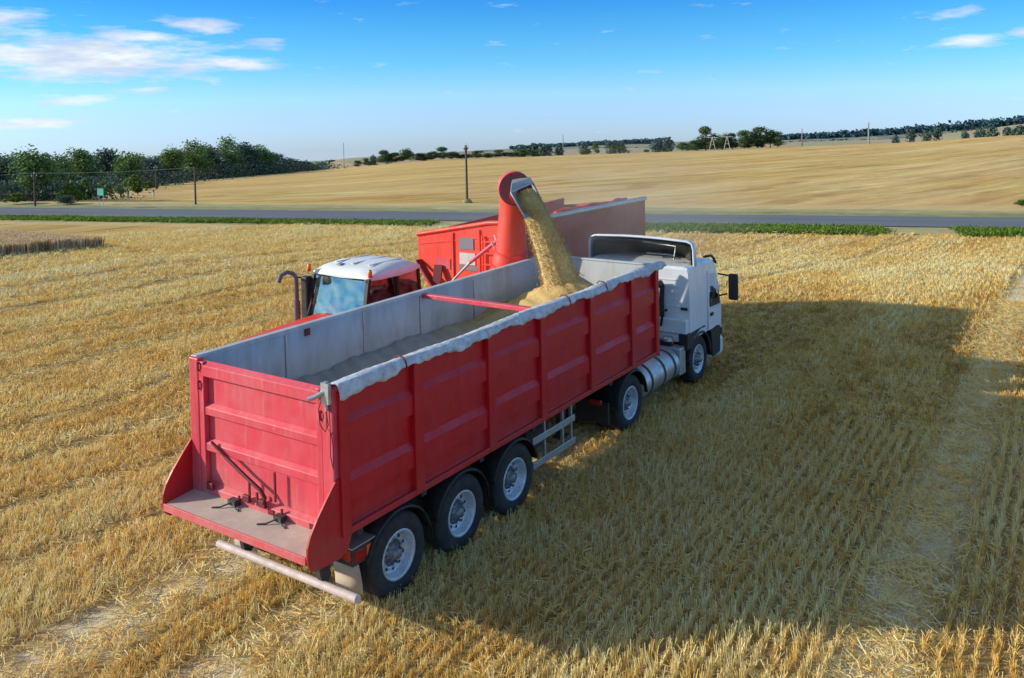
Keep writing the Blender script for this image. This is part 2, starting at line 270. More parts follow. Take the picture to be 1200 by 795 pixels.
col = mixc(t, math_node(t, 'MULTIPLY', cl, .92), col, shade)
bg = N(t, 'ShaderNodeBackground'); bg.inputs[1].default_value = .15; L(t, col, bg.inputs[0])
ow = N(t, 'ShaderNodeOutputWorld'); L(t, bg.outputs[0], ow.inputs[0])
bpy.context.scene.view_settings.view_transform = 'Standard'; bpy.context.scene.view_settings.look = 'None'
# ------------------------------------------------------------------ terrain
C1 = [(3.823, -2.202), (10.442, -2.679), (16.526, -2.857), (23.581, -3.114), (31.8, -3.262), (39.562, -3.387), (45.006, -3.686), (47.397, -3.762), (56.677, -3.979), (64.227, -3.647)]
C2 = [(3.821, -1.578), (5.94, -1.901), (10.44, -2.425), (16.776, -2.59), (23.043, -3.012), (26.283, -2.804), (34.014, -2.94), (41.198, -2.983), (44.99, -3.087), (47.394, -3.654), (64.205, -2.977)]
C3 = [(3.821, -1.626), (8.146, -1.985), (12.813, -2.256), (16.773, -2.378), (26.279, -2.529), (32.898, -2.686), (47.382, -3.223), (64.197, -2.738)]
def itp(t, a):
    if a <= t[0][0]: return t[0][1]
    for (a0, e0), (a1, e1) in zip(t, t[1:]):
        if a <= a1: return e0 + (e1-e0)*(a-a0)/(a1-a0)
    return t[-1][1]
def ss(x): x = max(0., min(1., x)); return x*x*(3-2*x)
def height(x, y):
    dx, dy = x-CAM[0], y-CAM[1]; R = math.hypot(dx, dy); s = dx*.944 + dy*.33
    if R < 1: return 0.
    az_ = math.degrees(math.atan2(dy, dx)); R62 = 62/max(s/R, .42)
    if s <= 62 and (R <= R62 or R < 150): return -1.2*ss((s-28)/20)
    z1 = CAM[2]+380*math.tan(R_(itp(C1, az_))); z2 = CAM[2]+900*math.tan(R_(itp(C2, az_))); z3 = CAM[2]+2200*math.tan(R_(itp(C3, az_)))
    if R < 380: return -1.2+(z1+1.2)*max(0, (R-R62)/(380-R62))
    if R < 900: q = (R-380)/520; return z1+(z2-z1)*q-14*math.sin(PI*q)
    if R < 2200: q = (R-900)/1300; return z2+(z3-z2)*q-30*math.sin(PI*q)
    return z3-(R-2200)*.09
rings = list(np.arange(2, 30, 2)) + list(np.arange(30, 110, 2.)) + list(np.arange(110, 380, 9)) + [378, 380, 384, 392, 410] + list(np.arange(440, 900, 40)) + [880, 900, 920, 960] + list(np.arange(1000, 2200, 130)) + [2170, 2200, 2260, 2500, 3200, 4500, 7000]
azs = list(np.arange(-10, 78.1, .8)) + list(np.arange(84, 350, 6.))
vs = [(CAM[0], CAM[1], 0.)]; fs = []
for R in rings:
    for a in azs:
        x = CAM[0]+R*math.cos(R_(a)); y = CAM[1]+R*math.sin(R_(a)); aa = a if a < 180 else a-360
        vs.append((x, y, height(x, y)))
n = len(azs)
for k in range(n): fs.append((0, 1+k, 1+(k+1) % n))
for i in range(len(rings)-1):
    for k in range(n): fs.append((1+i*n+k, 1+(i+1)*n+k, 1+(i+1)*n+(k+1) % n, 1+i*n+(k+1) % n))
g = MB(); g.add(vs, fs, 0, True)
# ---- stubble field material
m = bpy.data.materials.new('stubble_field'); t = nt(m); out = N(t, 'ShaderNodeOutputMaterial'); b = N(t, 'ShaderNodeBsdfPrincipled'); L(t, b.outputs[0], out.inputs[0])
b.inputs['Roughness'].default_value = .9; b.inputs['Specular IOR Level'].default_value = .15
pos = N(t, 'ShaderNodeNewGeometry').outputs['Position']; sp = N(t, 'ShaderNodeSeparateXYZ'); L(t, pos, sp.inputs[0])
dx = math_node(t, 'ADD', sp.outputs[0], 7.106); dy = math_node(t, 'ADD', sp.outputs[1], 7.334)
dist = math_node(t, 'SQRT', math_node(t, 'ADD', math_node(t, 'MULTIPLY', dx, dx), math_node(t, 'MULTIPLY', dy, dy)))
s_ = math_node(t, 'ADD', math_node(t, 'MULTIPLY', dx, .944), math_node(t, 'MULTIPLY', dy, .33))
near = noise(t, mapping(t, pos, (.7, 5.5, 1)), 2.2, 8, .7)          # streaks along the rows (x)
litter = noise(t, mapping(t, pos, (1, 1, 1)), 34, 6, .7)
patch = noise(t, mapping(t, pos, (.12, .45, 1)), 1., 6, .6)
cn = mixc(t, ramp(t, near, [(.32, 0.), (.68, 1.)]), NEAR_A, NEAR_B)
cn = mixc(t, ramp(t, litter, [(.38, 0.), (.62, 1.)]), mixc(t, 1., cn, (.55, .5, .45), 'MULTIPLY'), cn)
cn = mixc(t, ramp(t, patch, [(.35, 0.), (.65, 1.)]), mixc(t, 1., cn, (.86, .78, .66), 'MULTIPLY'), cn)
rot = mapping(t, pos, (1, 1, 1), (0, 0, R_(12)))
f1 = noise(t, mapping(t, rot, (.012, .16, 1)), 1., 9, .68)            # far swaths
f2 = noise(t, mapping(t, rot, (.035, .5, 1)), 1., 8, .75)
cf = mixc(t, ramp(t, f1, [(.34, 0.), (.66, 1.)]), FAR_A, FAR_B)
cf = mixc(t, ramp(t, f2, [(.36, 0.), (.6, 1.)]), mixc(t, 1., cf, (.68, .60, .50), 'MULTIPLY'), cf)
lines = ramp(t, noise(t, mapping(t, rot, (.009, .16, 1)), 1.7, 7, .72), [(.56, 0.), (.62, 1.)])
cf = mixc(t, math_node(t, 'MULTIPLY', ramp(t, noise(t, mapping(t, rot, (.35, 2.2, 1)), 1., 5, .7), [(.42, 0.), (.62, 1.)]), .5), cf, mixc(t, 1., cf, (.74, .66, .56), 'MULTIPLY'))
cf = mixc(t, math_node(t, 'MULTIPLY', lines, .6), cf, (.34, .18, .05))
# finer blotches
cf = mixc(t, ramp(t, noise(t, mapping(t, rot, (.25, .8, 1)), 1., 6, .7), [(.3, 0.), (.7, 1.)]), mixc(t, 1., cf, (.80, .78, .76), 'MULTIPLY'), cf)
cf = mixc(t, math_node(t, 'MULTIPLY', ramp(t, noise(t, mapping(t, rot, (.01, .03, 1)), 1., 4), [(.4, 0.), (.65, 1.)]), .4), cf, (.90, .62, .36))
cf = mixc(t, math_node(t, 'MULTIPLY', ramp(t, noise(t, mapping(t, rot, (.02, 1.3, 1)), 1., 3), [(.52, 0.), (.62, 1.)]), .35), cf, mixc(t, 1., cf, (.62, .52, .40), 'MULTIPLY'))
def bell(src, c0, w_): return math_node(t, 'EXPONENT', math_node(t, 'MULTIPLY', math_node(t, 'POWER', math_node(t, 'ABSOLUTE', math_node(t, 'DIVIDE', math_node(t, 'SUBTRACT', src, c0), w_)), 4.), -1.))
lane = math_node(t, 'MAXIMUM', bell(sp.outputs[1], -5.2, .46), math_node(t, 'MULTIPLY', math_node(t, 'MAXIMUM', bell(sp.outputs[1], 2.62, .52), bell(sp.outputs[1], .72, .40)), math_node(t, 'LESS_THAN', sp.outputs[0], 11.)))
lane = math_node(t, 'MULTIPLY', lane, ramp(t, litter, [(.3, .35), (.6, .95)]))
cn = mixc(t, lane, cn, (.95, .80, .52))
sr = N(t, 'ShaderNodeSeparateXYZ'); L(t, rot, sr.inputs[0])
yw = math_node(t, 'ADD', sr.outputs[1], math_node(t, 'MULTIPLY', noise(t, mapping(t, rot, (.006, .01, 1)), 1., 3), 26.))
fr_ = math_node(t, 'ABSOLUTE', math_node(t, 'SUBTRACT', math_node(t, 'FRACT', math_node(t, 'DIVIDE', yw, 11.)), .5))
tram = ramp(t, fr_, [(.0, 1.), (.07, 1.), (.12, 0.)])
tram = math_node(t, 'MULTIPLY', tram, ramp(t, noise(t, mapping(t, rot, (.03, .09, 1)), 1., 4), [(.40, 0.), (.58, 1.)]))
cf = mixc(t, math_node(t, 'MULTIPLY', tram, .55), cf, mixc(t, 1., cf, (.60, .47, .30), 'MULTIPLY'))
band = ramp(t, math_node(t, 'FRACT', math_node(t, 'DIVIDE', yw, 37.)), [(.0, 0.), (.48, 0.), (.52, 1.), (.96, 1.), (1., 0.)])
cf = mixc(t, math_node(t, 'MULTIPLY', band, .35), cf, mixc(t, 1., cf, (.84, .76, .62), 'MULTIPLY'))
c = mixc(t, math_node(t, 'DIVIDE', math_node(t, 'SUBTRACT', s_, 30.), 25., clamp=True), cn, cf)
# the bare dry margin beside the road
mg = math_node(t, 'MULTIPLY', math_node(t, 'GREATER_THAN', s_, 49.5), math_node(t, 'LESS_THAN', s_, 66.))
c = mixc(t, math_node(t, 'MULTIPLY', mg, .6), c, (.72, .54, .25))
# second, paler fields behind the crest, and the far country
f3 = noise(t, mapping(t, pos, (.004, .009, 1)), 1., 4, .5)
c3 = mixc(t, ramp(t, f3, [(.45, 0.), (.5, 1.)]), (.52, .36, .22), (.40, .36, .22))
c = mixc(t, math_node(t, 'DIVIDE', math_node(t, 'SUBTRACT', dist, 400.), 20., clamp=True), c, c3)
c4 = mixc(t, ramp(t, f3, [(.40, 0.), (.44, 1.)]), (.10, .16, .17), (.30, .30, .22))  # bluish patches carry painted distance haze
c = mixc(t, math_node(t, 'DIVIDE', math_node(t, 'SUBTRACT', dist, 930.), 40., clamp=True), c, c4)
L(t, c, b.inputs['Base Color'])
bp = N(t, 'ShaderNodeBump'); bp.inputs['Strength'].default_value = .8; bp.inputs['Distance'].default_value = .12
hh = math_node(t, 'ADD', math_node(t, 'MULTIPLY', near, .6), math_node(t, 'ADD', math_node(t, 'MULTIPLY', litter, .35), math_node(t, 'MULTIPLY', f2, 1.6)))
L(t, hh, bp.inputs['Height']); L(t, bp.outputs[0], b.inputs['Normal'])
ground = g.build('stubble_field', m, fix=False); tag(ground, kind='structure')
# ---- road and verges follow the terrain in the flat strip s = 49..62
dvec = Vector((.33, -.944, 0)); nvec = Vector((.944, .33, 0)); cam0 = Vector((CAM[0], CAM[1], 0))
def strip(name, s0, s1, mat, dz, kind, cross=3, t0=-400, t1=420, step=4, wob=0.):
    mb = MB(); rows = []
    k = t0
    while k <= t1:
        row = []
        for j in range(cross+1):
            s = s0+(s1-s0)*j/cross + (wob*math.sin(k*.7+j*3)*math.sin(k*.23) if j in (0, cross) else 0)
            q = cam0+nvec*s+dvec*k; z = -1.2+dz + (.06*math.sin(PI*j/cross) if name == 'road' else 0); row.append((q.x, q.y, z))
        rows.append(row); k += step
    mb.sheet(rows, 0, True); o = mb.build(name, mat, fix=False); tag(o, kind=kind); return o
def asphalt():
    m = bpy.data.materials.new('asphalt'); t = nt(m); out = N(t, 'ShaderNodeOutputMaterial'); b = N(t, 'ShaderNodeBsdfPrincipled'); L(t, b.outputs[0], out.inputs[0])
    pos = N(t, 'ShaderNodeNewGeometry').outputs['Position']
    rr = mapping(t, pos, (1, 1, 1), (0, 0, R_(70.7)))
    n1 = noise(t, mapping(t, rr, (.05, .9, 1)), 1., 5); n2 = noise(t, pos, 9, 6)
    c = mixc(t, ramp(t, n1, [(.3, 0.), (.7, 1.)]), (.13, .135, .15), (.20, .205, .22)); c = mixc(t, ramp(t, n2, [(.35, 0.), (.65, 1.)]), mixc(t, 1., c, (.8, .8, .8), 'MULTIPLY'), c)
    L(t, c, b.inputs['Base Color']); b.inputs['Roughness'].default_value = .75; return m
strip('road', 53.7, 58.2, asphalt(), .06, 'structure', 6)
vm = surf('verge_straw', (.46, .38, .17), .9, dirt=(.30, .27, .10), dirt_amt=.8, dirt_scale=.6, var=.2, bump=.5)
strip('verge', 51.0, 62.0, vm, .015, 'structure', 3, wob=.5)
strip('verge', 58.2, 60.2, surf('verge_dull_grass', (.24, .25, .09), .9, dirt=(.42,.34,.15), dirt_amt=.9, dirt_scale=.5, var=.2), .03, 'structure', 2, wob=.6)
# ---- instanced stubble, verge grass
def leaf_mat(name, a, b_, tr=.25, attr='tone'):
    m = bpy.data.materials.new(name); t = nt(m); out = N(t, 'ShaderNodeOutputMaterial'); p = N(t, 'ShaderNodeBsdfPrincipled'); p.inputs['Roughness'].default_value = .55; p.inputs['Specular IOR Level'].default_value = .3
    at = N(t, 'ShaderNodeAttribute', attribute_name=attr, attribute_type='INSTANCER')
    at2 = N(t, 'ShaderNodeAttribute', attribute_name='shade', attribute_type='GEOMETRY')
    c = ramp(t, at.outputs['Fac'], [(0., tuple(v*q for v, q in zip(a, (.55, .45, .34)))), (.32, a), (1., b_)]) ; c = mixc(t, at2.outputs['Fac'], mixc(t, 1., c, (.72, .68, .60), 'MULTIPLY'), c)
    L(t, c, p.inputs['Base Color']); tl = N(t, 'ShaderNodeBsdfTranslucent'); L(t, c, tl.inputs[0]); mx = N(t, 'ShaderNodeMixShader'); mx.inputs[0].default_value = tr
    L(t, p.outputs[0], mx.inputs[1]); L(t, tl.outputs[0], mx.inputs[2]); L(t, mx.outputs[0], out.inputs[0]); return m
def clump(coll, name, mat, nst, h0, h1, spread, wdt, lean, lying=0, ly_len=.16):
    vs = []; fs = []; sh = []
    for i in range(nst):
        x = random.gauss(0, spread); y = random.gauss(0, spread*.28); h = random.uniform(h0, h1); a = random.uniform(0, PI)
        lx, ly = random.gauss(0, lean)*h, random.gauss(0, lean)*h; wx, wy = math.cos(a)*wdt/2, math.sin(a)*wdt/2; k = len(vs)
        q = .5
        vs += [(x-wx, y-wy, -.01), (x+wx, y+wy, -.01), (x+wx+lx*q, y+wy+ly*q, h*q), (x-wx+lx*q, y-wy+ly*q, h*q), (x+lx+wx*.8, y+ly+wy*.8, h), (x+lx-wx*.8, y+ly-wy*.8, h)]
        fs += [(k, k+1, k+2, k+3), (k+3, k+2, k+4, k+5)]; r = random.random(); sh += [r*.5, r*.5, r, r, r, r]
    for i in range(lying):
        x, y = random.gauss(0, spread*1.6), random.gauss(0, spread*1.4); a = random.uniform(0, 2*PI); l = random.uniform(.5, 1.2)*ly_len; z0, z1 = random.uniform(.01, .07), random.uniform(.01, .09)
        cx, cy = math.cos(a), math.sin(a); k = len(vs)
        vs += [(x-cy*wdt/2, y+cx*wdt/2, z0), (x+cy*wdt/2, y-cx*wdt/2, z0+.004), (x+cx*l+cy*wdt/2, y+cy*l-cx*wdt/2, z1+.004), (x+cx*l-cy*wdt/2, y+cy*l+cx*wdt/2, z1)]
        fs.append((k, k+1, k+2, k+3)); r = random.uniform(.5, 1); sh += [r]*4
    me = bpy.data.meshes.new(name); me.from_pydata(vs, [], fs); me.materials.append(mat)
    at = me.attributes.new('shade', 'FLOAT', 'POINT'); at.data.foreach_set('value', sh)
    o = bpy.data.objects.new(name, me); coll.objects.link(o)
def scatter(name, coll, P, rotz, scale, tone, kindn, label=None, cat=None, tilt=None):
    """one vertex-only mesh whose points carry instanced tufts"""
    me = bpy.data.meshes.new(name); n = len(P); me.vertices.add(n); me.vertices.foreach_set('co', np.asarray(P, dtype=np.float32).ravel())
    rot = np.zeros((n, 3), dtype=np.float32); rot[:, 2] = rotz
    if tilt is not None: rot[:, 0] = tilt[0]; rot[:, 1] = tilt[1]
    a = me.attributes.new('rot', 'FLOAT_VECTOR', 'POINT'); a.data.foreach_set('vector', rot.ravel())
    sc = np.asarray(scale, dtype=np.float32)
    a = me.attributes.new('size', 'FLOAT_VECTOR', 'POINT'); a.data.foreach_set('vector', sc.ravel())
    a = me.attributes.new('tone', 'FLOAT', 'POINT'); a.data.foreach_set('value', np.asarray(tone, dtype=np.float32))
    a = me.attributes.new('pick', 'INT', 'POINT'); a.data.foreach_set('value', np.random.randint(0, kindn, n).astype(np.int32))
    o = bpy.data.objects.new(name, me); C.objects.link(o)
    ng = bpy.data.node_groups.new(name, 'GeometryNodeTree'); ng.interface.new_socket('Geometry', in_out='INPUT', socket_type='NodeSocketGeometry'); ng.interface.new_socket('Geometry', in_out='OUTPUT', socket_type='NodeSocketGeometry')
    gi = ng.nodes.new('NodeGroupInput'); go = ng.nodes.new('NodeGroupOutput'); ip = ng.nodes.new('GeometryNodeInstanceOnPoints')
    ci = ng.nodes.new('GeometryNodeCollectionInfo'); ci.inputs['Collection'].default_value = coll; ci.inputs['Separate Children'].default_value = True; ci.inputs['Reset Children'].default_value = True
    def na(nm, ty):
        k = ng.nodes.new('GeometryNodeInputNamedAttribute'); k.data_type = ty; k.inputs['Name'].default_value = nm; return k.outputs['Attribute']
    ng.links.new(gi.outputs[0], ip.inputs['Points']); ng.links.new(ci.outputs[0], ip.inputs['Instance']); ip.inputs['Pick Instance'].default_value = True
    ng.links.new(na('pick', 'INT'), ip.inputs['Instance Index']); ng.links.new(na('rot', 'FLOAT_VECTOR'), ip.inputs['Rotation']); ng.links.new(na('size', 'FLOAT_VECTOR'), ip.inputs['Scale'])
    ng.links.new(ip.outputs[0], go.inputs[0]); md = o.modifiers.new('scatter', 'NODES'); md.node_group = ng
    tag(o, label, cat, kind='stuff'); return o
straw = leaf_mat('straw', STRAW_A, STRAW_B, .3)
stub = bpy.data.collections.new('stubble_tufts'); 
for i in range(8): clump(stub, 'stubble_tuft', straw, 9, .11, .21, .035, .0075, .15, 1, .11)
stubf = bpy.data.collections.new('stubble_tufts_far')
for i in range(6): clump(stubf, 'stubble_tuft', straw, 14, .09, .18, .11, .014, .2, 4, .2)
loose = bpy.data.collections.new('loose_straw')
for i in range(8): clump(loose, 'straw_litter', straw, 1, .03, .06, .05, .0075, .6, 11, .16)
def cheap_noise(x, y, k):
    r = np.zeros_like(x); rng = np.random.RandomState(k)
    for o in range(7):
        f = .35*1.75**o; a = rng.uniform(0, 2*PI); ph = rng.uniform(0, 10)
        r += np.sin((x*math.cos(a)*.55+y*math.sin(a)*1.5)*f+ph+1.3*np.sin(x*.21*f+ph*2))/(1+.45*o)
    return r/2.6
def in_view(x, y, r0, r1, a0=-12, a1=78):
    dx, dy = x-CAM[0], y-CAM[1]; r = np.hypot(dx, dy); a = np.degrees(np.arctan2(dy, dx)); return (r > r0) & (r < r1) & (a > a0) & (a < a1)
def flat(x, y):
    """0 where the stubble stands, 1 where wheels flattened it: the lane right of the truck and the truck's own ruts"""
    f = np.exp(-((y+5.25-.012*(x-10)+.06*np.sin(x*1.3))/.42)**4)
    for yc, w_ in ((2.62, .55), (.72, .42)):
        yy = y-yc-np.where(x < -.5, -.02*(x+.5)**2*0, 0); f = np.maximum(f, .95*np.exp(-(yy/w_)**4)*(x < 11))
    for yc, w_ in ((13.75, .4), (15.9, .3), (10.2, .3), (8.3, .22), (6.35, .25), (4.35, .22), (18.2, .3), (21.5, .5), (25.5, .5)): f = np.maximum(f, .8*np.exp(-((y-yc+.09*(x-5)+.15*np.sin(x*.8))/w_)**4))
    return f
def rows(r0, r1, dy, dx, skew=.035):
    ys = np.arange(-16, 75, dy); xs = np.arange(-8, 62, dx); X, Y = np.meshgrid(xs, ys); X = X+np.random.uniform(-.5, .5, X.shape)*dx; Y = Y+np.random.normal(0, dy*.12, Y.shape)
    X = X.ravel(); Y = Y.ravel(); k = in_view(X, Y, r0, r1); X, Y = X[k], Y[k]
    Y = Y + np.where(Y > 2, -.09*(X-5)*np.clip((Y-2)/4, 0, 1), skew*(X-5)*0+.02*(X-5))
    s = (X-CAM[0])*.944+(Y-CAM[1])*.33; k = s < 51; return X[k], Y[k], s[k]
def zg(s): q = np.clip((s-28)/20, 0, 1); return -1.2*q*q*(3-2*q)
def lay(name, coll, nk, r0, r1, dy, dx, sx, sz, label):
    X, Y, s = rows(r0, r1, dy, dx); f = flat(X, Y); nz = cheap_noise(X, Y, 3); n2 = cheap_noise(X*3, Y*3, 5)
    keep = (np.random.rand(len(X)) > f*.93) & (np.random.rand(len(X)) > np.clip(-.15-nz*.6, 0, .75)) & (np.random.rand(len(X)) > .05)
    keep &= ~((X > 10.9) & (X < 16) & (Y > 29) & (Y < 37.6) & False)
    X, Y, s, f, nz, n2 = (q[keep] for q in (X, Y, s, f, nz, n2))
    sc = np.stack([np.full(len(X), sx)]*2+[sz*(1-.55*f)*(1+.30*nz+.15*n2)*np.random.uniform(.75, 1.2, len(X))], 1)
    n3 = cheap_noise(X*.5, Y*1.8, 9); tone = np.clip(.56+.30*nz+.14*n2+.26*n3+np.random.normal(0, .2, len(X)), 0, 1)
    left = np.where(Y > 3, .26, .10)
    scatter(name, coll, np.stack([X, Y, zg(s)], 1), np.random.normal(0, .35, len(X)), sc, tone, nk, label, 'stubble', (np.random.normal(0, 1, len(X))*left, np.random.normal(0, 1, len(X))*left+.05))
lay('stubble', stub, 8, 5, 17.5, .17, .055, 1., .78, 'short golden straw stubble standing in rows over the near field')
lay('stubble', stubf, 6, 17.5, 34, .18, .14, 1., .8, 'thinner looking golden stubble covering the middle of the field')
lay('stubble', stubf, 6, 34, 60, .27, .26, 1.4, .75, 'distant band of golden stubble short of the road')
n = 34000; X = np.random.uniform(-6, 26, n*3); Y = np.random.uniform(-12, 26, n*3); k = in_view(X, Y, 5, 30); X, Y = X[k], Y[k]
f = flat(X, Y); k = np.random.rand(len(X)) < .16+np.where(Y > -1, .38, .8)*f; X, Y = X[k], Y[k]
sc = np.random.uniform(.7, 1.3, len(X)); s = (X-CAM[0])*.944+(Y-CAM[1])*.33
scatter('straw_litter', loose, np.stack([X, Y, zg(s)], 1), np.random.uniform(0, 6.28, len(X)), np.stack([sc]*3, 1), np.clip(np.random.normal(.6, .25, len(X)), 0, 1), 8, 'loose broken straw lying flat between the stubble rows and in the wheel lanes', 'straw')
# green verge grass in two stretches
grassm = leaf_mat('green_grass', (.13, .25, .02), (.30, .44, .07), .3)
gc = bpy.data.collections.new('grass_tufts')
for i in range(5): clump(gc, 'grass_tuft', grassm, 26, .06, .22, .16, .03, .5)
def verge_grass(t0, t1, s0, s1, n, label, sz=1.):
    tt = np.random.uniform(t0, t1, n); sv = np.random.uniform(s0, s1, n)
    edge = .5+.5*np.sin(tt*.9)*np.sin(tt*.37+1); k = (np.random.rand(n) < .35+.65*edge) | (np.abs(sv-(s0+s1)/2) < (s1-s0)*.3); tt, sv = tt[k], sv[k]
    X = CAM[0]+.944*sv+.33*tt; Y = CAM[1]+.33*sv-.944*tt
    sc = np.random.uniform(.7, 1.3, len(X))*sz
    scatter('grass', gc, np.stack([X, Y, zg(sv)+.01], 1), np.random.uniform(0, 6.28, len(X)), np.stack([sc]*3, 1), np.random.rand(len(X)), 5, label, 'grass')
for a_ in VERGES: verge_grass(*a_)
# ================================================================== semi-trailer
W = 2.55; LN = 8.69; ZT = 2.94; ZB = 1.20
tr = thing('semi_trailer', 'long red ribbed tipping semi-trailer with open top and three axles behind the white truck', 'trailer', (4.3, 1.27, 0))
def wall_profile(sgn, y0):
    o = [(0, 2.94), (0, 2.58), (-.05, 2.50), (-.05, 2.25), (-.004, 2.235), (-.004, 1.90), (-.05, 1.81), (-.05, 1.57), (-.004, 1.555), (-.004, 1.30), (-.035, 1.27), (-.035, 1.20), (.05, 1.20), (.05, 2.94)]
    return [(y0+sgn*a, z) for a, z in o]
for sgn, y0 in ((1, 0.), (-1, W)):
    mb = MB(); 
    mb.prism(wall_profile(sgn, y0), .05, LN-.002, 'x'); wl = mb.build('side_wall', M['red'], tr)
    rail = MB(); a, b_ = sorted((y0-sgn*.075, y0+sgn*.005)); rail.box(.06, LN-.01, a, b_, 1.205, 1.285); rail.build('bottom_rail', M['red'], wl, .01)
    tp = MB(); a, b_ = sorted((y0-sgn*.05, y0+sgn*.065)); tp.box(.0, LN, a, b_, 2.90, 2.965); tp.build('top_rail', M['redback'] if sgn > 0 else M['lining'], wl, .01)
    for x in (.09, 1.41, 3.02, 4.42, 6.0, 7.56, 8.6):
        p = MB(); wd = .085 if x < 8.5 and x > 1 else .07; a, b_ = sorted((y0-sgn*.085, y0+sgn*.004)); p.box(x-wd, x+wd, a, b_, 1.215, 2.895); p.build('post', M['red'], wl, .012)
    ln = MB()
    xs = np.arange(.10, LN-.06, .2); zs = [1.25, 1.6, 2.0, 2.4, 2.925]
    ln.sheet([[(x, y0+sgn*(.062+.005*math.sin(x*2.1+z*3)), z) for z in zs] for x in list(xs)+[LN-.07]], 0, True); ln.build('wall_lining', M['lining'], wl, fix=False, solid=.006)
    for x in (1.5, 3.1, 4.5, 6.05):
        s_ = MB(); a, b_ = sorted((y0+sgn*.069, y0+sgn*.082)); s_.box(x-.012, x+.012, a, b_, 1.3, 2.9); s_.build('weld_seam', M['alu'], wl)
f_ = MB(); f_.box(LN-.06, LN, .06, W-.06, 1.2, 2.94); f_.build('front_wall', M['lining'], tr, .01)
f_ = MB(); f_.box(LN-.08, LN+.02, .07, W-.07, 2.945, 2.98); f_.build('front_rail', M['lining'], tr, .01)
f_ = MB(); f_.box(.1, LN-.06, .06, W-.06, 1.19, 1.235); f_.build('floor', M['lining'], tr)
# tailgate: frame members round recessed panels
tg = MB(); tg.box(.035, .06, .12, W-.12, 1.22, 2.9); tgo = tg.build('tailgate', M['redback'], tr)
for z0, z1, px in ((2.74, 2.925, -.045), (2.24, 2.385, -.03), (1.775, 1.92, -.03), (1.20, 1.35, -.04)):
    m_ = MB(); m_.prism([(.032, z0), (px, z0), (px, z1-.05), (.032, z1)], .19, W-.19, 'y'); m_.build('cross_member', M['redback'], tgo, .006)
for y0, y1 in ((.155, .25), (W-.25, W-.155)):
    m_ = MB(); m_.box(-.042, .031, y0, y1, 1.21, 2.92); m_.build('tailgate_stile', M['redback'], tgo, .008)
for y0, y1 in ((-.03, .15), (W-.15, W+.03)):
    m_ = MB(); m_.box(-.05, .05, y0, y1, 1.2, 2.955); m_.build('corner_post', M['redback'], tr, .015)
for y in (.17, W-.16):
    for z in (2.62, 2.86):
        m_ = MB(); m_.tube([(-.06, y, z-.06), (-.06, y, z+.06)], .018, 8); m_.box(-.058, -.04, y-.05, y+.05, z-.03, z+.03); m_.build('hinge', M['redback'], tgo)
# locking gear on the tailgate
m_ = MB(); m_.bar((-.065, 2.14, 1.92), (-.065, 1.81, 1.76), .028); m_.tube([(-.075, 1.85, 1.79), (-.075, 1.57, 1.66), (-.08, 1.22, 1.52), (-.08, 1.13, 1.44), (-.07, 1.17, 1.36)], .024, 8); m_.build('locking_lever', M['darkred'], tgo)
for y, z0, z1 in ((.97, 1.42, 1.78), (1.44, 1.36, 1.61), (1.30, 1.30, 1.46), (1.64, 1.12, 1.34), (.86, 1.10, 1.36)):
    m_ = MB(); m_.bar((-.058, y, z0), (-.058, y, z1), .026, .02); m_.build('locking_rod', M['darkred'], tgo)
for y in (1.20, 1.49, 2.19): 
    m_ = MB(); m_.box(-.085, -.042, y-.06, y+.06, 1.30, 1.39); m_.build('latch', M['darkred'], tgo, .01)
for y in (1.70, .86):
    m_ = MB(); m_.tube([(-.10, y+.05, 1.30), (-.14, y, 1.27), (-.22, y+.10, 1.225), (-.27, y+.20, 1.215)], .010, 8); m_.tube([(-.12, y, 1.29), (-.15, y-.10, 1.23), (-.17, y-.18, 1.22)], .010, 8); m_.box(-.14, -.05, y-.07, y+.06, 1.235, 1.30); m_.build('floor_catch', M['frame'], tgo)
# discharge tray with curved wings
tm = MB(); tm.sheet([[(0.0, y, 1.215), (-.25, y, 1.195), (-.47, y, 1.18)] for y in np.linspace(.0, W, 6)]); tro = tm.build('discharge_tray', M['tray'], tr, fix=False, solid=.02)
lp = MB(); lp.box(-.50, -.478, -.01, W+.01, 1.10, 1.195); lp.build('tray_lip', M['redback'], tro, .006)
for y0 in (-.045, W+.02):
    wp = [(0.06, 1.93), (-.05, 1.88), (-.20, 1.72), (-.34, 1.56), (-.44, 1.42), (-.49, 1.30), (-.50, 1.18), (-.47, 1.06), (-.40, 1.0), (.0, .98), (.12, 1.02), (.20, 1.20), (.20, 1.5)]
    wg = MB(); wg.prism(wp, y0, y0+.024, 'y'); wg.build('tray_wing', M['red'], tro)
for y0 in (.30, 1.02):
    q = MB(); q.box(-.052, -.0445, y0, y0+.10, 1.235, 1.30); q.build('rust_patch', M['darkred'], tgo)
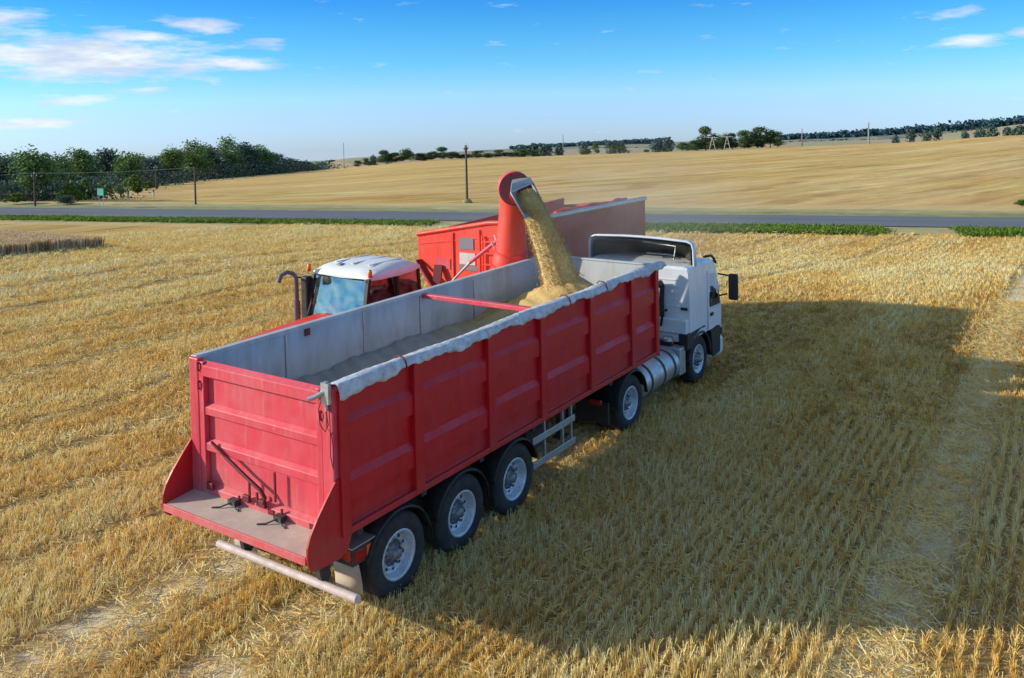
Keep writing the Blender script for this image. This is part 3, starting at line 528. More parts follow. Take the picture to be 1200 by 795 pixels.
# chassis
ch = MB()
for y in (.75, 1.80): ch.box(.25, 8.2, y-.06, y+.06, .86, 1.18)
for x in (.5, 1.7, 3.0, 4.4, 5.6, 7.0, 8.0): ch.box(x-.05, x+.05, .12, W-.12, 1.02, 1.185)
cho = ch.build('chassis', M['frame'], tr)
def wheel(x, y, side, parent, R=.52, wid=.36, rimr=.30, deep=True, name='wheel', rimmat='rim'):
    """side -1: outer face towards -y"""
    o = side
    yo = y   # outer face plane of the tyre
    hb = MB(); dep = .13 if deep else .05
    hb.lathe([(.001, yo-o*(dep-.10)), (.055, yo-o*(dep-.10)), (.07, yo-o*(dep-.07)), (.085, yo-o*dep), (.15, yo-o*(dep+.01)), (.17, yo-o*(dep+.05)), (.17, yo-o*(wid))], (x, 0, R), 'y', 24)
    for k in range(10):
        a = 2*PI*k/10; hb.tube([(x+.135*math.cos(a), yo-o*(dep-.0), R+.135*math.sin(a)), (x+.135*math.cos(a), yo-o*(dep-.045), R+.135*math.sin(a))], .016, 6)
    w_ = hb.build(name, M['hub'], parent)
    ty = MB(); r0 = rimr+.005
    prof = [(r0, yo-o*.035), (r0+.03, yo-o*.012), (rimr+(R-rimr)*.45, yo), (rimr+(R-rimr)*.8, yo-o*.012), (R-.02, yo-o*.035), (R-.003, yo-o*.055)]
    k = .07
    while k < wid-.07:
        prof += [(R, yo-o*k), (R, yo-o*(k+.045)), (R-.018, yo-o*(k+.048)), (R-.018, yo-o*(k+.058))]; k += .06
    prof += [(R-.003, yo-o*(wid-.055)), (R-.02, yo-o*(wid-.03)), (rimr+(R-rimr)*.5, yo-o*wid), (r0, yo-o*(wid-.03)), (r0-.02, yo-o*(wid-.05))]
    ty.lathe(prof, (x, 0, R), 'y', 56); ty.build('tyre', M['rubber'], w_, fix=False)
    rm = MB(); d2 = dep+.02
    rm.lathe([(rimr+.012, yo-o*.028), (rimr+.004, yo-o*.018), (rimr-.015, yo-o*.022), (rimr-.028, yo-o*.05), (rimr-.045, yo-o*(d2*.8)), (rimr-.075, yo-o*d2), (.20, yo-o*(d2-.015)), (.16, yo-o*(d2-.01))], (x, 0, R), 'y', 48)
    rmo = rm.build('rim', M[rimmat], w_, fix=False, solid=.008)
    for k in range(10):
        a = 2*PI*(k+.5)/10; rx, rz = .205*math.cos(a), .205*math.sin(a); hl = MB(); hl.lathe([(.001, yo-o*(d2-.022)), (.022, yo-o*(d2-.022))], (x+rx, 0, R+rz), 'y', 10); hl.build('hand_hole', M['black'], rmo, fix=False)
    return w_
def fender(x, y0, y1, R, parent, a0=12, a1=168, mat='black', name='mudguard', zc=.52, th=.02):
    mb = MB(); seg = 16; rws = []
    for k in range(seg+1):
        a = R_(a0+(a1-a0)*k/seg); rws.append([(x+R*math.cos(a), y0, zc+(R-.03)*math.sin(a)), (x+R*math.cos(a), y0+.02, zc+R*math.sin(a)), (x+R*math.cos(a), y1, zc+R*math.sin(a))])
    mb.sheet(rws, 0, True); return mb.build(name, M[mat], parent, fix=False, solid=th)
for i in range(3):
    x = 1.094+1.31*i
    wheel(x, .02, -1, tr); wheel(x, W-.02, 1, tr)
    fender(x, -.0, .42, .60, tr); fender(x, W-.42, W, .60, tr)
    ax = MB(); ax.tube([(x, .3, .52), (x, W-.3, .52)], .075, 12); ax.box(x-.08, x+.08, .62, .86, .5, .88); ax.box(x-.08, x+.08, 1.70, 1.94, .5, .88); ax.build('axle', M['frame'], tr)
    for yy in (.74, 1.81): ab = MB(); ab.lathe([(.001, .60), (.12, .60), (.13, .66), (.11, .72), (.13, .78), (.12, .85), (.001, .85)], (x+.25, yy, 0), 'z', 16); ab.build('air_spring', M['black'], tr)
# rear bumper tube, brackets, lamps, mud flaps
bm_ = MB(); bm_.tube([(.12, -.18, .49), (.12, 2.30, .49)], .052, 14); bmp = bm_.build('underrun_bar', M['bumperpaint'], tr)
for y in (.42, 1.80):
    b2 = MB(); b2.prism([(.16, .46), (.10, .56), (.06, .74), (.14, 1.02), (.30, 1.18), (.42, 1.18), (.30, .98), (.24, .74), (.26, .54)], y-.035, y+.035, 'y'); b2.build('bumper_bracket', M['frame'], bmp)
for y0 in (.06, W-.56):
    tl = MB(); tl.box(.30, .66, y0, y0+.50, .70, .93); tlo = tl.build('tail_light_box', M['frame'], tr, .015)
    tl = MB(); tl.box(.282, .299, y0+.02, y0+.26, .77, .90); tl.build('tail_lamp', M['lamp'], tlo, .004); tl = MB(); tl.box(.33, .50, y0-.012, y0-.001, .74, .88); tl.build('side_lamp', M['lamp'], tlo, .004)
    tl = MB(); tl.box(.53, .62, y0-.012, y0-.001, .74, .88); tl.build('turn_lamp', M['amber'], tlo, .004)
    tl = MB(); tl.box(.26, .72, y0-.03, y0+.53, .935, .95); tl.build('lamp_shelf', M['alu'], tlo)
for y0 in (.10, W-.55):
    fl = MB(); fl.sheet([[(.44+.05*math.sin(z*5), y0+q*.45, z) for q in (0, .5, 1)] for z in (.90, .75, .55, .40, .28)], 0, True); fl.build('mud_flap', M['tray'], tr, fix=False, solid=.012)
# side guards
for y0 in (.03, W-.06):
    sg = MB()
    for z in (.53, .91): sg.box(4.22, 5.52, y0, y0+.03, z-.055, z+.055)
    sgo = sg.build('side_guard', M['alu'], tr, .006)
    for x in (4.62, 5.18, 5.46):
        q = MB(); q.box(x-.02, x+.02, y0+.032, y0+.075, .48, 1.19); q.build('guard_upright', M['alu'], sgo)
sb = MB(); sb.box(4.5, 5.2, .35, .75, .55, 1.02); sb.build('storage_box', M['frame'], tr, .02)
for y in (.55, 2.0):
    lg = MB(); lg.box(5.85, 5.97, y-.06, y+.06, .38, 1.19); lg.box(5.78, 6.04, y-.1, y+.1, .35, .38); lg.build('landing_leg', M['frame'], tr)
# tarpaulin rolled along the right-hand top edge
random.seed(3)
tb = MB(); rws = []; xs = np.arange(-.02, LN+.28, .05)
for i, x in enumerate(xs):
    wv = .5*math.sin(x*5.1)+.3*math.sin(x*11.3+1)+.25*math.sin(x*23+2)
    r = .026+.004*wv+.002*math.sin(x*37); sag = .012*math.sin(x*1.9)
    row = []
    for k in range(12):
        a = PI*1.02-k*PI*1.10/11+.05*math.sin(x*7+k); row.append((x, -.02-(-1)*0+math.cos(a)*(r+.05)*-1*-1, 2.975+sag+r*math.sin(a)*(1.05+.2*math.sin(x*4.3+k*.8))))
    # outer skirt hanging over the wall
    hang = .085+.025*math.sin(x*3.3)+.018*math.sin(x*8.7+1)+.01*math.sin(x*29)
    if x < .5: hang += .10*(0.5-x)
    row = [(x, -.135+.012*math.sin(x*13), 2.975-hang), (x, -.135+.010*math.sin(x*17+1), 2.975-hang*.5)]+row
    rws.append(row)
tb.sheet(rws, 0, True); tro2 = tb.build('rolled_tarpaulin', M['tarp'], tr, fix=False, solid=.01)
for x in (1.12, 5.15, 6.42):
    st = MB(); st.tube([(x, .07, 2.98), (x+.01, .03, 3.035), (x+.01, -.06, 3.035), (x, -.125, 2.99), (x, -.148, 2.90)], .010, 6); st.build('tarpaulin_strap', M['straps'], tro2)
# winding gear and cord hanging at the rear right corner
wg = MB(); wg.tube([(-.06, .04, 2.93), (-.16, .14, 2.86), (-.2, .20, 2.84)], .028, 10); wg.box(-.10, -.052, -.02, .10, 2.78, 3.02); wg.tube([(-.08, .03, 3.04), (-.08, .03, 2.70)], .02, 8); wgo = wg.build('winding_gear', M['alu'], tr)
cr = MB(); cr.tube([(-.09, .09, 2.86), (-.10, .14, 2.7), (-.09, .13, 2.52), (-.09, .05, 2.46), (-.09, -.0, 2.55), (-.09, .04, 2.75), (-.09, .02, 2.86)], .006, 5); cr.tube([(-.08, -.0, 2.84), (-.09, -.03, 2.5), (-.08, -.01, 2.2), (-.08, -.05, 2.05), (-.08, -.06, 2.3), (-.08, -.03, 2.45)], .005, 5); cr.build('cord', M['black'], wgo)
cb_ = MB(); cb_.box(4.55, 4.66, .07, W-.07, 2.84, 2.915); cb_.build('cross_bar', M['redback'], tr, .01)
hk = MB(); hk.box(1.86, 1.96, W-.085, W-.067, 2.80, 2.90); hk.build('tarp_hook', M['darkred'], tr)

# grain load: heap under the stream, falling away to a level back whose dust and shade are painted grey-brown
def grain_mat(name, dusty_shaded):
    m = bpy.data.materials.new(name); t = nt(m); out = N(t, 'ShaderNodeOutputMaterial'); b = N(t, 'ShaderNodeBsdfPrincipled'); L(t, b.outputs[0], out.inputs[0])
    pos = N(t, 'ShaderNodeNewGeometry').outputs['Position']; sp = N(t, 'ShaderNodeSeparateXYZ'); L(t, pos, sp.inputs[0])
    v = noise(t, pos, 60, 3) if dusty_shaded else noise(t, mapping(t, pos, (1, 1, .3)), 48, 4, .75); c = mixc(t, ramp(t, v, [(.38, 0.), (.62, 1.)]), (.60, .40, .13), (.90, .66, .30))
    c = mixc(t, ramp(t, noise(t, pos, 2.4, 6), [(.35, 0.), (.7, 1.)]), mixc(t, 1., c, (.72, .66, .58), 'MULTIPLY'), c)
    if dusty_shaded:
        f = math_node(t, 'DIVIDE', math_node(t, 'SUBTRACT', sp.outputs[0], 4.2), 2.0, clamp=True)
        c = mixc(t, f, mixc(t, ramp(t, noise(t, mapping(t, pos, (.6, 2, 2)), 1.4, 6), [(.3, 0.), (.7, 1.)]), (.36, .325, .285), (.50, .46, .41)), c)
    L(t, c, b.inputs['Base Color']); b.inputs['Roughness'].default_value = .8; b.inputs['Specular IOR Level'].default_value = .2
    bp = N(t, 'ShaderNodeBump'); bp.inputs['Strength'].default_value = .9; bp.inputs['Distance'].default_value = .02; L(t, v, bp.inputs['Height']); L(t, bp.outputs[0], b.inputs['Normal']); return m
def heap_z(x, y):
    d = math.hypot((x-7.0)/1.15, (y-1.0)); cone = 2.98-.50*math.sqrt(d*d+.03)
    base = 2.17+.04*math.sin(x*1.3+y)+.03*math.sin(y*3+x*.6)+.05*ss((y-1.6))+.02*math.sin(x*5)
    k = 18; z = math.log(math.exp(k*cone)+math.exp(k*base))/k
    return min(z, 2.96)+.008*math.sin(x*31+y*17)*math.sin(y*37)+.03*math.sin(x*6+y*4)*math.sin(y*7-x*3)*(cone > base)+.012*math.sin(x*19-y*11)
gh = MB(); gh.sheet([[(x, y, heap_z(x, y)) for y in np.linspace(.075, W-.075, 50)] for x in np.linspace(.11, LN-.07, 160)], 0, True)
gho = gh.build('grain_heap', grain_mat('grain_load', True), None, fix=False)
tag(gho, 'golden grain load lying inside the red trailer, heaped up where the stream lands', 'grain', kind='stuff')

# ================================================================== truck tractor unit
tk = thing('truck', 'white cab-over truck with black wheel arches and a silver fuel tank, pulling the red trailer', 'truck', (9.3, 1.27, 0))
fr = MB()
for y in (.82, 1.72): fr.box(6.4, 12.0, y-.045, y+.045, .62, .90)
for x in (6.5, 7.0, 8.4, 9.6, 11.6): fr.box(x-.04, x+.04, .86, 1.68, .66, .86)
fro = fr.build('chassis_frame', M['frame'], tk)
fr = MB(); fr.lathe([(.001, 1.17), (.48, 1.17), (.5, 1.12), (.5, 1.05), (.3, 1.0), (.001, 1.0)], (7.5, 1.27, 0), 'z', 32); fr.box(7.1, 7.9, .85, 1.69, .9, 1.0); fr.build('fifth_wheel', M['frame'], tk)
for y, sd in ((.04, -1), (W-.04, 1)):
    wheel(7.64, y, sd, tk, wid=.62, deep=True); wheel(10.95, y, sd, tk, wid=.32, deep=False)
for y0, y1 in ((.0, .62), (W-.62, W)):
    fender(7.64, y0, y1, .62, tk, 4, 176)
    q = MB(); q.box(6.66, 6.72, y0+.02, y1+.05, .42, .80); q.build('mud_flap', M['black'], tk)
    q = MB(); q.box(6.5, 6.56, y0+.08, y0+.3, .80, .88); q.build('tail_light', M['lamp'], tk, .01)
q = MB(); q.tube([(7.64, .5, .52), (7.64, 2.05, .52)], .09, 12); q.lathe([(.001, .95), (.2, 1.05), (.25, 1.27), (.2, 1.5), (.001, 1.6)], (7.64, 0, .55), 'y', 20); q.tube([(10.95, .3, .5), (10.95, 2.25, .5)], .06, 10); q.build('axle', M['frame'], tk)
# tank
for yc in (.36, W-.36):
    q = MB(); pr = [(.001, 8.22), (.27, 8.22), (.325, 8.26), (.335, 8.30), (.335, 9.86), (.325, 9.90), (.27, 9.94), (.001, 9.94)]
    vs0 = len(q.v); q.lathe(pr, (0, yc, .66), 'x', 40); tko = q.build('fuel_tank', M['alu'], tk, fix=False)
    for x in (8.55, 9.15, 9.65):
        s_ = MB(); s_.lathe([(.337, x-.035), (.345, x-.035), (.345, x+.035), (.337, x+.035)], (0, yc, .66), 'x', 40, smooth=False); s_.build('tank_strap', M['frame'], tko, fix=False)
    s_ = MB(); s_.lathe([(.001, 1.045), (.06, 1.045), (.06, .98), (.001, .98)], (9.35, yc-.06, 0), 'z', 14); s_.build('filler_cap', M['black'], tko)
q = MB(); q.box(9.98, 10.28, .06, .62, .40, .98); q.build('air_tank_box', M['alu'], tk, .03)
# cab body: side outline extruded, then the front pulled in
def cab_loft():
    mb = MB(); rws = []
    # stations along x: (x, z_top, inset at roof, z_bottom)
    for x, zt_, ins, zb_ in ((10.26, 2.56, .03, 1.05), (10.28, 2.62, .02, 1.05), (10.8, 2.65, .02, 1.05), (11.3, 2.64, .02, 1.05), (11.75, 2.58, .04, 1.05), (11.92, 2.50, .07, 1.02), (12.0, 2.38, .12, 1.0)):
        h = W; row = []
        for y, z in ((.01, zb_), (.005, 1.35), (.0, 1.9), (.004+ins*.3, zt_-.32), (ins, zt_-.09), (ins+.035, zt_-.02), (ins+.12, zt_), (h/2, zt_+.01), (h-ins-.12, zt_), (h-ins-.035, zt_-.02), (h-ins, zt_-.09), (h-.004-ins*.3, zt_-.32), (h, 1.9), (h-.005, 1.35), (h-.01, zb_)): row.append((x, y, z))
        rws.append(row)
    mb.sheet(rws, 0, False)
    n_ = len(rws[0]); mb.add(rws[0], [tuple(range(n_))[::-1]])
    return mb
cab = cab_loft()
# front: lower panel and windscreen
h = W
cab.prism([(0.01, 1.0), (h-.01, 1.0), (h-.0, 1.55), (0., 1.55)], 12.0, 12.10, 'x')
cab.box(11.55, 12.12, .02, h-.02, .62, 1.02)
cab.box(10.28, 12.0, .3, h-.3, 1.0, 1.08)
cabo = cab.build('cab', M['white'], tk, .0)
ws = MB(); ws.sheet([[(12.08, .06, 1.56), (12.14, .5, 1.56), (12.16, h/2, 1.56), (12.14, h-.5, 1.56), (12.08, h-.06, 1.56)], [(11.99, .16, 2.36), (12.04, .5, 2.42), (12.05, h/2, 2.44), (12.04, h-.5, 2.42), (11.99, h-.16, 2.36)]], 0, True); ws.build('windscreen', M['glass'], cabo, fix=False)
sv = MB(); sv.sheet([[(11.97, .14, 2.50), (12.02, h/2, 2.56), (11.97, h-.14, 2.50)], [(12.16, .12, 2.42), (12.24, h/2, 2.46), (12.16, h-.12, 2.42)]], 0, True); sv.tube([(11.25, .06, 2.70), (11.7, .07, 2.66), (11.95, .10, 2.54), (12.05, .10, 2.44)], .022, 8); sv.build('sun_visor', M['black'], cabo, fix=False, solid=.015)
bu = MB(); bu.prism([(11.50, .40), (12.1, .36), (12.18, .42), (12.18, .72), (12.06, .74), (11.62, .74)], .0, h, 'y'); bu.build('front_bumper', M['white'], tk, .03)
gr = MB()
for z in (.85, 1.0, 1.15, 1.3): gr.box(12.122, 12.14, .5, h-.5, z, z+.09)
gr.build('grille', M['black'], cabo, .01)
for y in (.25, h-.5):
    hl = MB(); hl.box(12.185, 12.21, y, y+.26, .50, .68); hl.build('headlight', M['lamp_w'], tk, .02)
for sd, y0 in ((-1, 0.), (1, h)):
    dr = MB(); yy = y0+sd*.012
    dr.sheet([[(11.27, yy, 1.06), (11.27, yy, 1.5)], [(11.55, yy, 1.06), (11.55, yy, 1.5)], [(11.98, yy, 1.12), (11.98, yy, 1.5)]]); dr.sheet([[(11.27, yy, 1.5), (11.27, yy-sd*.012, 2.38)], [(11.33, yy, 1.5), (11.33, yy-sd*.012, 2.38)]]); dro = dr.build('door', M['white'], cabo, fix=False, solid=.012)
    hn = MB(); a, b_ = sorted((yy+sd*.01, yy+sd*.04)); hn.box(11.36, 11.50, a, b_, 1.36, 1.43); hn.build('door_handle', M['black'], dro, .008)
    gp = MB(); yg = y0+sd*.010; gp.add([(11.37, yg, 1.56), (11.98, yg, 1.53), (12.0, yg-sd*.02, 1.85), (11.93, yg-sd*.06, 2.22), (11.50, yg-sd*.04, 2.30), (11.39, yg-sd*.03, 2.2)], [(0,1,2,3,4,5)]); gp.build('side_window_frame', M['black'], dro, fix=False, solid=.01)
    gp = MB(); yg = y0+sd*.020; gp.add([(11.43, yg, 1.70), (11.90, yg, 1.68), (11.93, yg-sd*.02, 1.88), (11.87, yg-sd*.06, 2.16), (11.54, yg-sd*.045, 2.24), (11.44, yg-sd*.035, 2.14)], [(0,1,2,3,4,5)]); gp.build('side_window', M['windscreen'], dro, fix=False)
    # black wheel arch and step
    fender(10.95, y0 if sd < 0 else y0-.35, y0+.35 if sd < 0 else y0, .60, tk, 2, 178, 'black', 'wheel_arch', .52, .05)
    sp_ = MB(); a, b_ = sorted((y0+sd*.01, y0-sd*.3)); sp_.prism([(11.52, .40), (11.98, .42), (12.02, 1.02), (11.30, 1.16), (11.44, .95)], a, b_, 'y'); sp_.build('cab_step', M['black'], tk, .02)
    ra = MB(); a, b_ = sorted((y0+sd*.008, y0-sd*.2)); ra.prism([(10.22, .88), (10.48, .90), (10.62, 1.08), (10.95, 1.19), (11.28, 1.17), (11.20, 1.22), (10.22, 1.22)][::1], a, b_, 'y'); ra.build('arch_panel', M['black'], tk, .02)
    mi = MB(); ym = y0+sd*.24; mi.box(12.16, 12.28, ym-.12, ym+.10, 1.58, 2.18); mio = mi.build('mirror', M['black'], cabo, .04)
    for p_, q_ in (((12.0, y0, 1.70), (12.16, y0+sd*.12, 1.72)), ((12.0, y0-sd*.03, 2.2), (12.18, y0+sd*.14, 2.14))): ma = MB(); ma.tube([p_, q_], .02, 8); ma.build('mirror_arm', M['black'], mio)
    mg_ = MB(); mg_.box(12.148, 12.158, ym-.09, ym+.08, 1.63, 2.13); mg_.build('mirror_glass', M['dark_in'], mio)
    tu = MB(); tu.box(11.995, 12.105, *sorted((y0+sd*.002, y0+sd*.02)), .80, .96); tu.build('turn_lamp', M['black'], cabo, .01)
# cab rear wall details
q = MB()
for z in (1.62, 1.76, 1.90, 2.04, 2.18, 2.32): q.box(10.245, 10.258, .25, h-.25, z, z+.02)
q.build('rear_wall_rib', M['white'], cabo)
q = MB(); q.box(10.10, 10.258, .02, 1.30, 1.22, 1.52); q.box(10.16, 10.258, .02, 1.6, 1.02, 1.20); q.build('rear_cover_panel', M['white'], cabo, .02)
q = MB(); q.box(10.235, 10.258, .05, .20, 1.70, 1.755); q.build('rear_grab_slot', M['black'], cabo)
q = MB(); q.tube([(10.2, .62, 1.2), (10.2, .62, 1.9), (10.19, .6, 2.22), (10.12, .6, 2.28), (10.02, .6, 2.22)], .055, 10); q.tube([(10.1, .6, 1.35), (10.0, .5, 1.7), (10.05, .42, 1.72)], .03, 8); q.build('air_intake', M['black'], tk)
q = MB()
for i in range(5):
    y = .7+i*.16; q.tube([(10.2, y, 1.1), (9.9, y+.05, .95+.04*i), (9.3, y+.1, 1.08+.02*math.sin(i*2)), (8.75, y, 1.25)], .022, 7)
q.box(10.02, 10.22, .30, .75, .92, 1.06); q.box(9.75, 10.2, .75, 1.8, .85, 1.12); q.build('air_line', M['black'], tk)
q = MB(); q.lathe([(.001, .80), (.10, .80), (.12, .84), (.12, 1.10), (.10, 1.14), (.001, 1.14)], (10.08, .42, 0), 'z', 18); q.build('filter_canister', M['alu'], tk)
q = MB(); q.tube([(10.08, .30, 1.1), (10.0, .33, 1.0), (10.0, .35, .8)], .03, 8); q.build('brake_hose', M['amber'], tk)
# hollow roof deflector, open towards the trailer
df = MB(); rws = []
for x, zt_, zb_, ins in ((10.52, 3.13, 2.60, .0), (10.64, 3.13, 2.60, .0), (10.76, 3.08, 2.60, .08), (11.0, 2.97, 2.60, .28), (11.3, 2.82, 2.58, .48), (11.62, 2.62, 2.50, .66), (11.64, 2.60, 2.45, .68)):
    rws.append([(x, ins, zb_), (x, ins+.01, zt_-.16), (x, ins+.05, zt_-.04), (x, ins+.16, zt_), (x, h*.33, zt_+.03), (x, h/2, zt_+.035), (x, h*.67, zt_+.03), (x, h-ins-.16, zt_), (x, h-ins-.05, zt_-.04), (x, h-ins-.01, zt_-.16), (x, h-ins, zb_)])
df.sheet(rws, 0, True); dfo = df.build('roof_deflector', M['white'], tk, fix=False, solid=.03)
di = MB(); rws2 = [[(x+.004, y+(.07 if y < h/2-.05 else (-.07 if y > h/2+.05 else 0)), z-.085 if z > 2.75 else z-.02) for x, y, z in r] for r in rws]; di.sheet(rws2, 0, True); di.build('deflector_lining', M['dark_in'], dfo, fix=False)
df = MB(); df.tube([rws[0][i] for i in range(11)], .024, 8); df.build('deflector_rim', M['white'], dfo)
q = MB(); q.tube([(10.50, .45, 2.72), (10.62, .45, 3.0), (10.62, 1.25, 3.06)], .02, 6); q.build('deflector_strut', M['alu'], dfo)
q = MB(); q.tube([(10.45, .28, 2.765), (10.5, .5, 2.775), (10.46, .7, 2.765)], .02, 6); q.build('roof_cable', M['black'], cabo)

for o_ in list(tk.children):
    if o_.name.split('.')[0] in ('cab', 'roof_deflector', 'front_bumper', 'headlight', 'cab_step', 'air_intake', 'filter_canister', 'brake_hose'): o_.location.x += .12
# ================================================================== farm tractor behind the trailer
fa = thing('farm_tractor', 'red farm tractor with a white cab roof and two orange beacons, standing behind the trailer', 'tractor', (5.4, 5.3, 0))
q = MB(); rws = []
for x, z0, z1, yi in ((5.42, 2.80, 2.84, .10), (5.46, 2.79, 2.93, .04), (5.7, 2.78, 2.99, .0), (6.2, 2.77, 3.03, .0), (6.7, 2.78, 3.01, .02), (6.95, 2.80, 2.93, .07), (6.98, 2.82, 2.86, .12)):
    y0, y1 = 4.45+yi, 6.15-yi
    rws.append([(x, y0+.02, z0), (x, y0, z0+(z1-z0)*.45), (x, y0+.08, z1-.05), (x, y0+.3, z1-.01), (x, 5.0, z1), (x, 5.6, z1), (x, y1-.3, z1-.01), (x, y1-.08, z1-.05), (x, y1, z0+(z1-z0)*.45), (x, y1-.02, z0), (x, 5.3, z0-.01), (x, y0+.02, z0)])
q.sheet(rws, 0, True); q.add(rws[0][:-1], [tuple(range(11))]); q.add(rws[-1][:-1], [tuple(range(11))]); cr_ = q.build('cab_roof', M['whiteroof'], fa)
for y in (4.85, 5.3, 5.75):
    q = MB(); q.box(5.75, 6.75, y-.02, y+.02, 3.005, 3.03); q.build('roof_rib', M['whiteroof'], cr_, .01)
q = MB(); q.box(5.62, 5.76, 5.5, 5.62, 2.985, 3.01); q.build('roof_vent', M['decalgrey'], cr_, .01)
for x, y in ((5.36, 6.12), (5.44, 4.52)):
    q = MB(); q.lathe([(.001, 3.02), (.035, 3.0), (.045, 2.94), (.045, 2.86), (.001, 2.86)], (x, y, 0), 'z', 14); q.build('beacon', M['amber'], cr_); 
q = MB(); q.box(5.36, 5.42, 4.47, 4.57, 2.76, 2.83); q.build('work_light', M['black'], cr_, .01)
cp = MB()
P4 = dict(fl=(5.42, 6.05), fr=(5.42, 4.55), rl=(6.88, 6.05), rr=(6.88, 4.55), ml=(6.2, 6.08), mr=(6.2, 4.52))
for k, (x, y) in P4.items():
    dxx = -.28 if x < 5.5 else (.14 if x > 6.5 else 0); cp.bar((x+dxx, y, 1.25), (x, y, 2.80), .08, .07)
cp.box(5.25, 7.0, 4.5, 6.1, 1.0, 1.3)
cpo = cp.build('cab_frame', M['black'], fa)
for nm, a, b_, c_, d_ in (('windscreen', (5.13, 6.02, 1.35), (5.13, 4.58, 1.35), (5.41, 4.58, 2.78), (5.41, 6.02, 2.78)), ('rear_window', (7.0, 4.58, 1.6), (7.0, 6.02, 1.6), (6.9, 6.02, 2.78), (6.9, 4.58, 2.78)),
                          ('side_window', (5.34, 4.53, 1.35), (6.98, 4.53, 1.35), (6.86, 4.53, 2.78), (5.44, 4.53, 2.78)), ('side_window', (5.34, 6.07, 1.35), (6.98, 6.07, 1.35), (6.86, 6.07, 2.78), (5.44, 6.07, 2.78))):
    q = MB(); q.add([a, b_, c_, d_], [(0,1,2,3)]); q.build(nm, M['windscreen'] if nm != 'side_window' else M['glass'], cpo, fix=False)
q = MB(); q.box(6.15, 6.65, 5.05, 5.55, 1.5, 1.62); q.box(6.58, 6.70, 5.05, 5.55, 1.6, 2.3); q.build('seat', M['seat'], fa, .05)
q = MB(); q.lathe([(.17, -.012), (.20, 0), (.17, .012)], (5.75, 5.3, 1.85), 'x', 20); q.tube([(5.5, 5.3, 1.4), (5.75, 5.3, 1.85)], .03, 8); q.build('steering_wheel', M['black'], fa)
q = MB(); q.prism([(2.85, 1.0), (2.80, 1.5), (2.9, 1.86), (3.2, 2.0), (4.6, 2.08), (5.22, 2.10), (5.22, 1.0)], 4.88, 5.72, 'y'); hd = q.build('bonnet', M['bright'], fa, .06)
q = MB(); q.box(2.77, 2.80, 5.0, 5.6, 1.1, 1.5); q.build('grille', M['black'], hd, .0)
for y in (4.98, 5.44):
    q = MB(); q.box(2.775, 2.81, y, y+.18, 1.58, 1.70); q.build('headlight', M['lamp_w'], hd, .01)
q = MB(); q.tube([(5.08, 6.2, 1.7), (5.08, 6.2, 2.76), (5.02, 6.22, 2.86), (4.90, 6.26, 2.90), (4.78, 6.30, 2.86), (4.72, 6.32, 2.72)], [.045, .045, .042, .042, .042, .05], 12); q.tube([(5.08, 6.2, 1.75), (5.08, 6.2, 2.3)], .065, 14); q.build('exhaust_pipe', M['exhaust'], fa)
q = MB(); q.box(5.24, 5.42, 6.08, 6.26, 1.7, 2.76); q.build('air_duct', M['black'], fa, .03)
q = MB(); q.tube([(5.42, 6.2, 2.72), (5.2, 6.3, 2.74), (5.08, 6.24, 2.74)], .02, 6); q.build('exhaust_bracket', M['black'], fa)
q = MB(); q.box(3.3, 7.2, 5.0, 5.6, .55, 1.05); q.box(6.3, 6.9, 4.6, 6.0, .8, 1.1); q.tube([(3.9, 4.5, .7), (3.9, 6.1, .7)], .1, 10); q.tube([(6.6, 4.5, .95), (6.6, 6.1, .95)], .13, 10); q.bar((7.1, 5.3, .55), (8.0, 5.3, .55), .12, .08); q.build('chassis', M['frame'], fa)
def farm_wheel(x, y, sd, R, wid, parent):
    hb = MB(); hb.lathe([(.001, y-sd*.10), (R*.2, y-sd*.10), (R*.22, y-sd*.16), (R*.5, y-sd*.2), (R*.5, y-sd*(wid-.04))], (x, 0, R), 'y', 24); w_ = hb.build('wheel', M['bright'], parent)
    ty = MB(); rr = R*.56; ty.lathe([(rr, y-sd*.05), (rr+.06, y-sd*.01), (R*.85, y), (R-.04, y-sd*.04), (R-.04, y-sd*(wid-.04)), (R*.85, y-sd*wid), (rr+.06, y-sd*(wid-.01)), (rr, y-sd*(wid-.05)), (rr, y-sd*.05)], (x, 0, R), 'y', 40)
    for k in range(22):
        a = 2*PI*k/22
        for hf in (0, 1):
            aa = a+hf*PI/22; y_a = y-sd*(.02 if hf == 0 else wid-.02); y_b = y-sd*wid*.55 if hf == 0 else y-sd*wid*.45
            ty.bar((x+(R-.025)*math.cos(aa), y_a, R+(R-.025)*math.sin(aa)), (x+(R-.01)*math.cos(aa+.16), y_b, R+(R-.01)*math.sin(aa+.16)), .05, .05)
    ty.build('tyre', M['rubber'], w_)
for y, sd in ((4.1, -1), (6.5, 1)): farm_wheel(6.6, y, sd, .95, .5, fa); farm_wheel(3.9, y+sd*-.05, sd, .68, .40, fa)
for y0, y1 in ((4.12, 4.6), (6.0, 6.48)):
    fender(6.6, y0, y1, 1.05, fa, 15, 150, 'bright', 'mudguard', .95, .03)
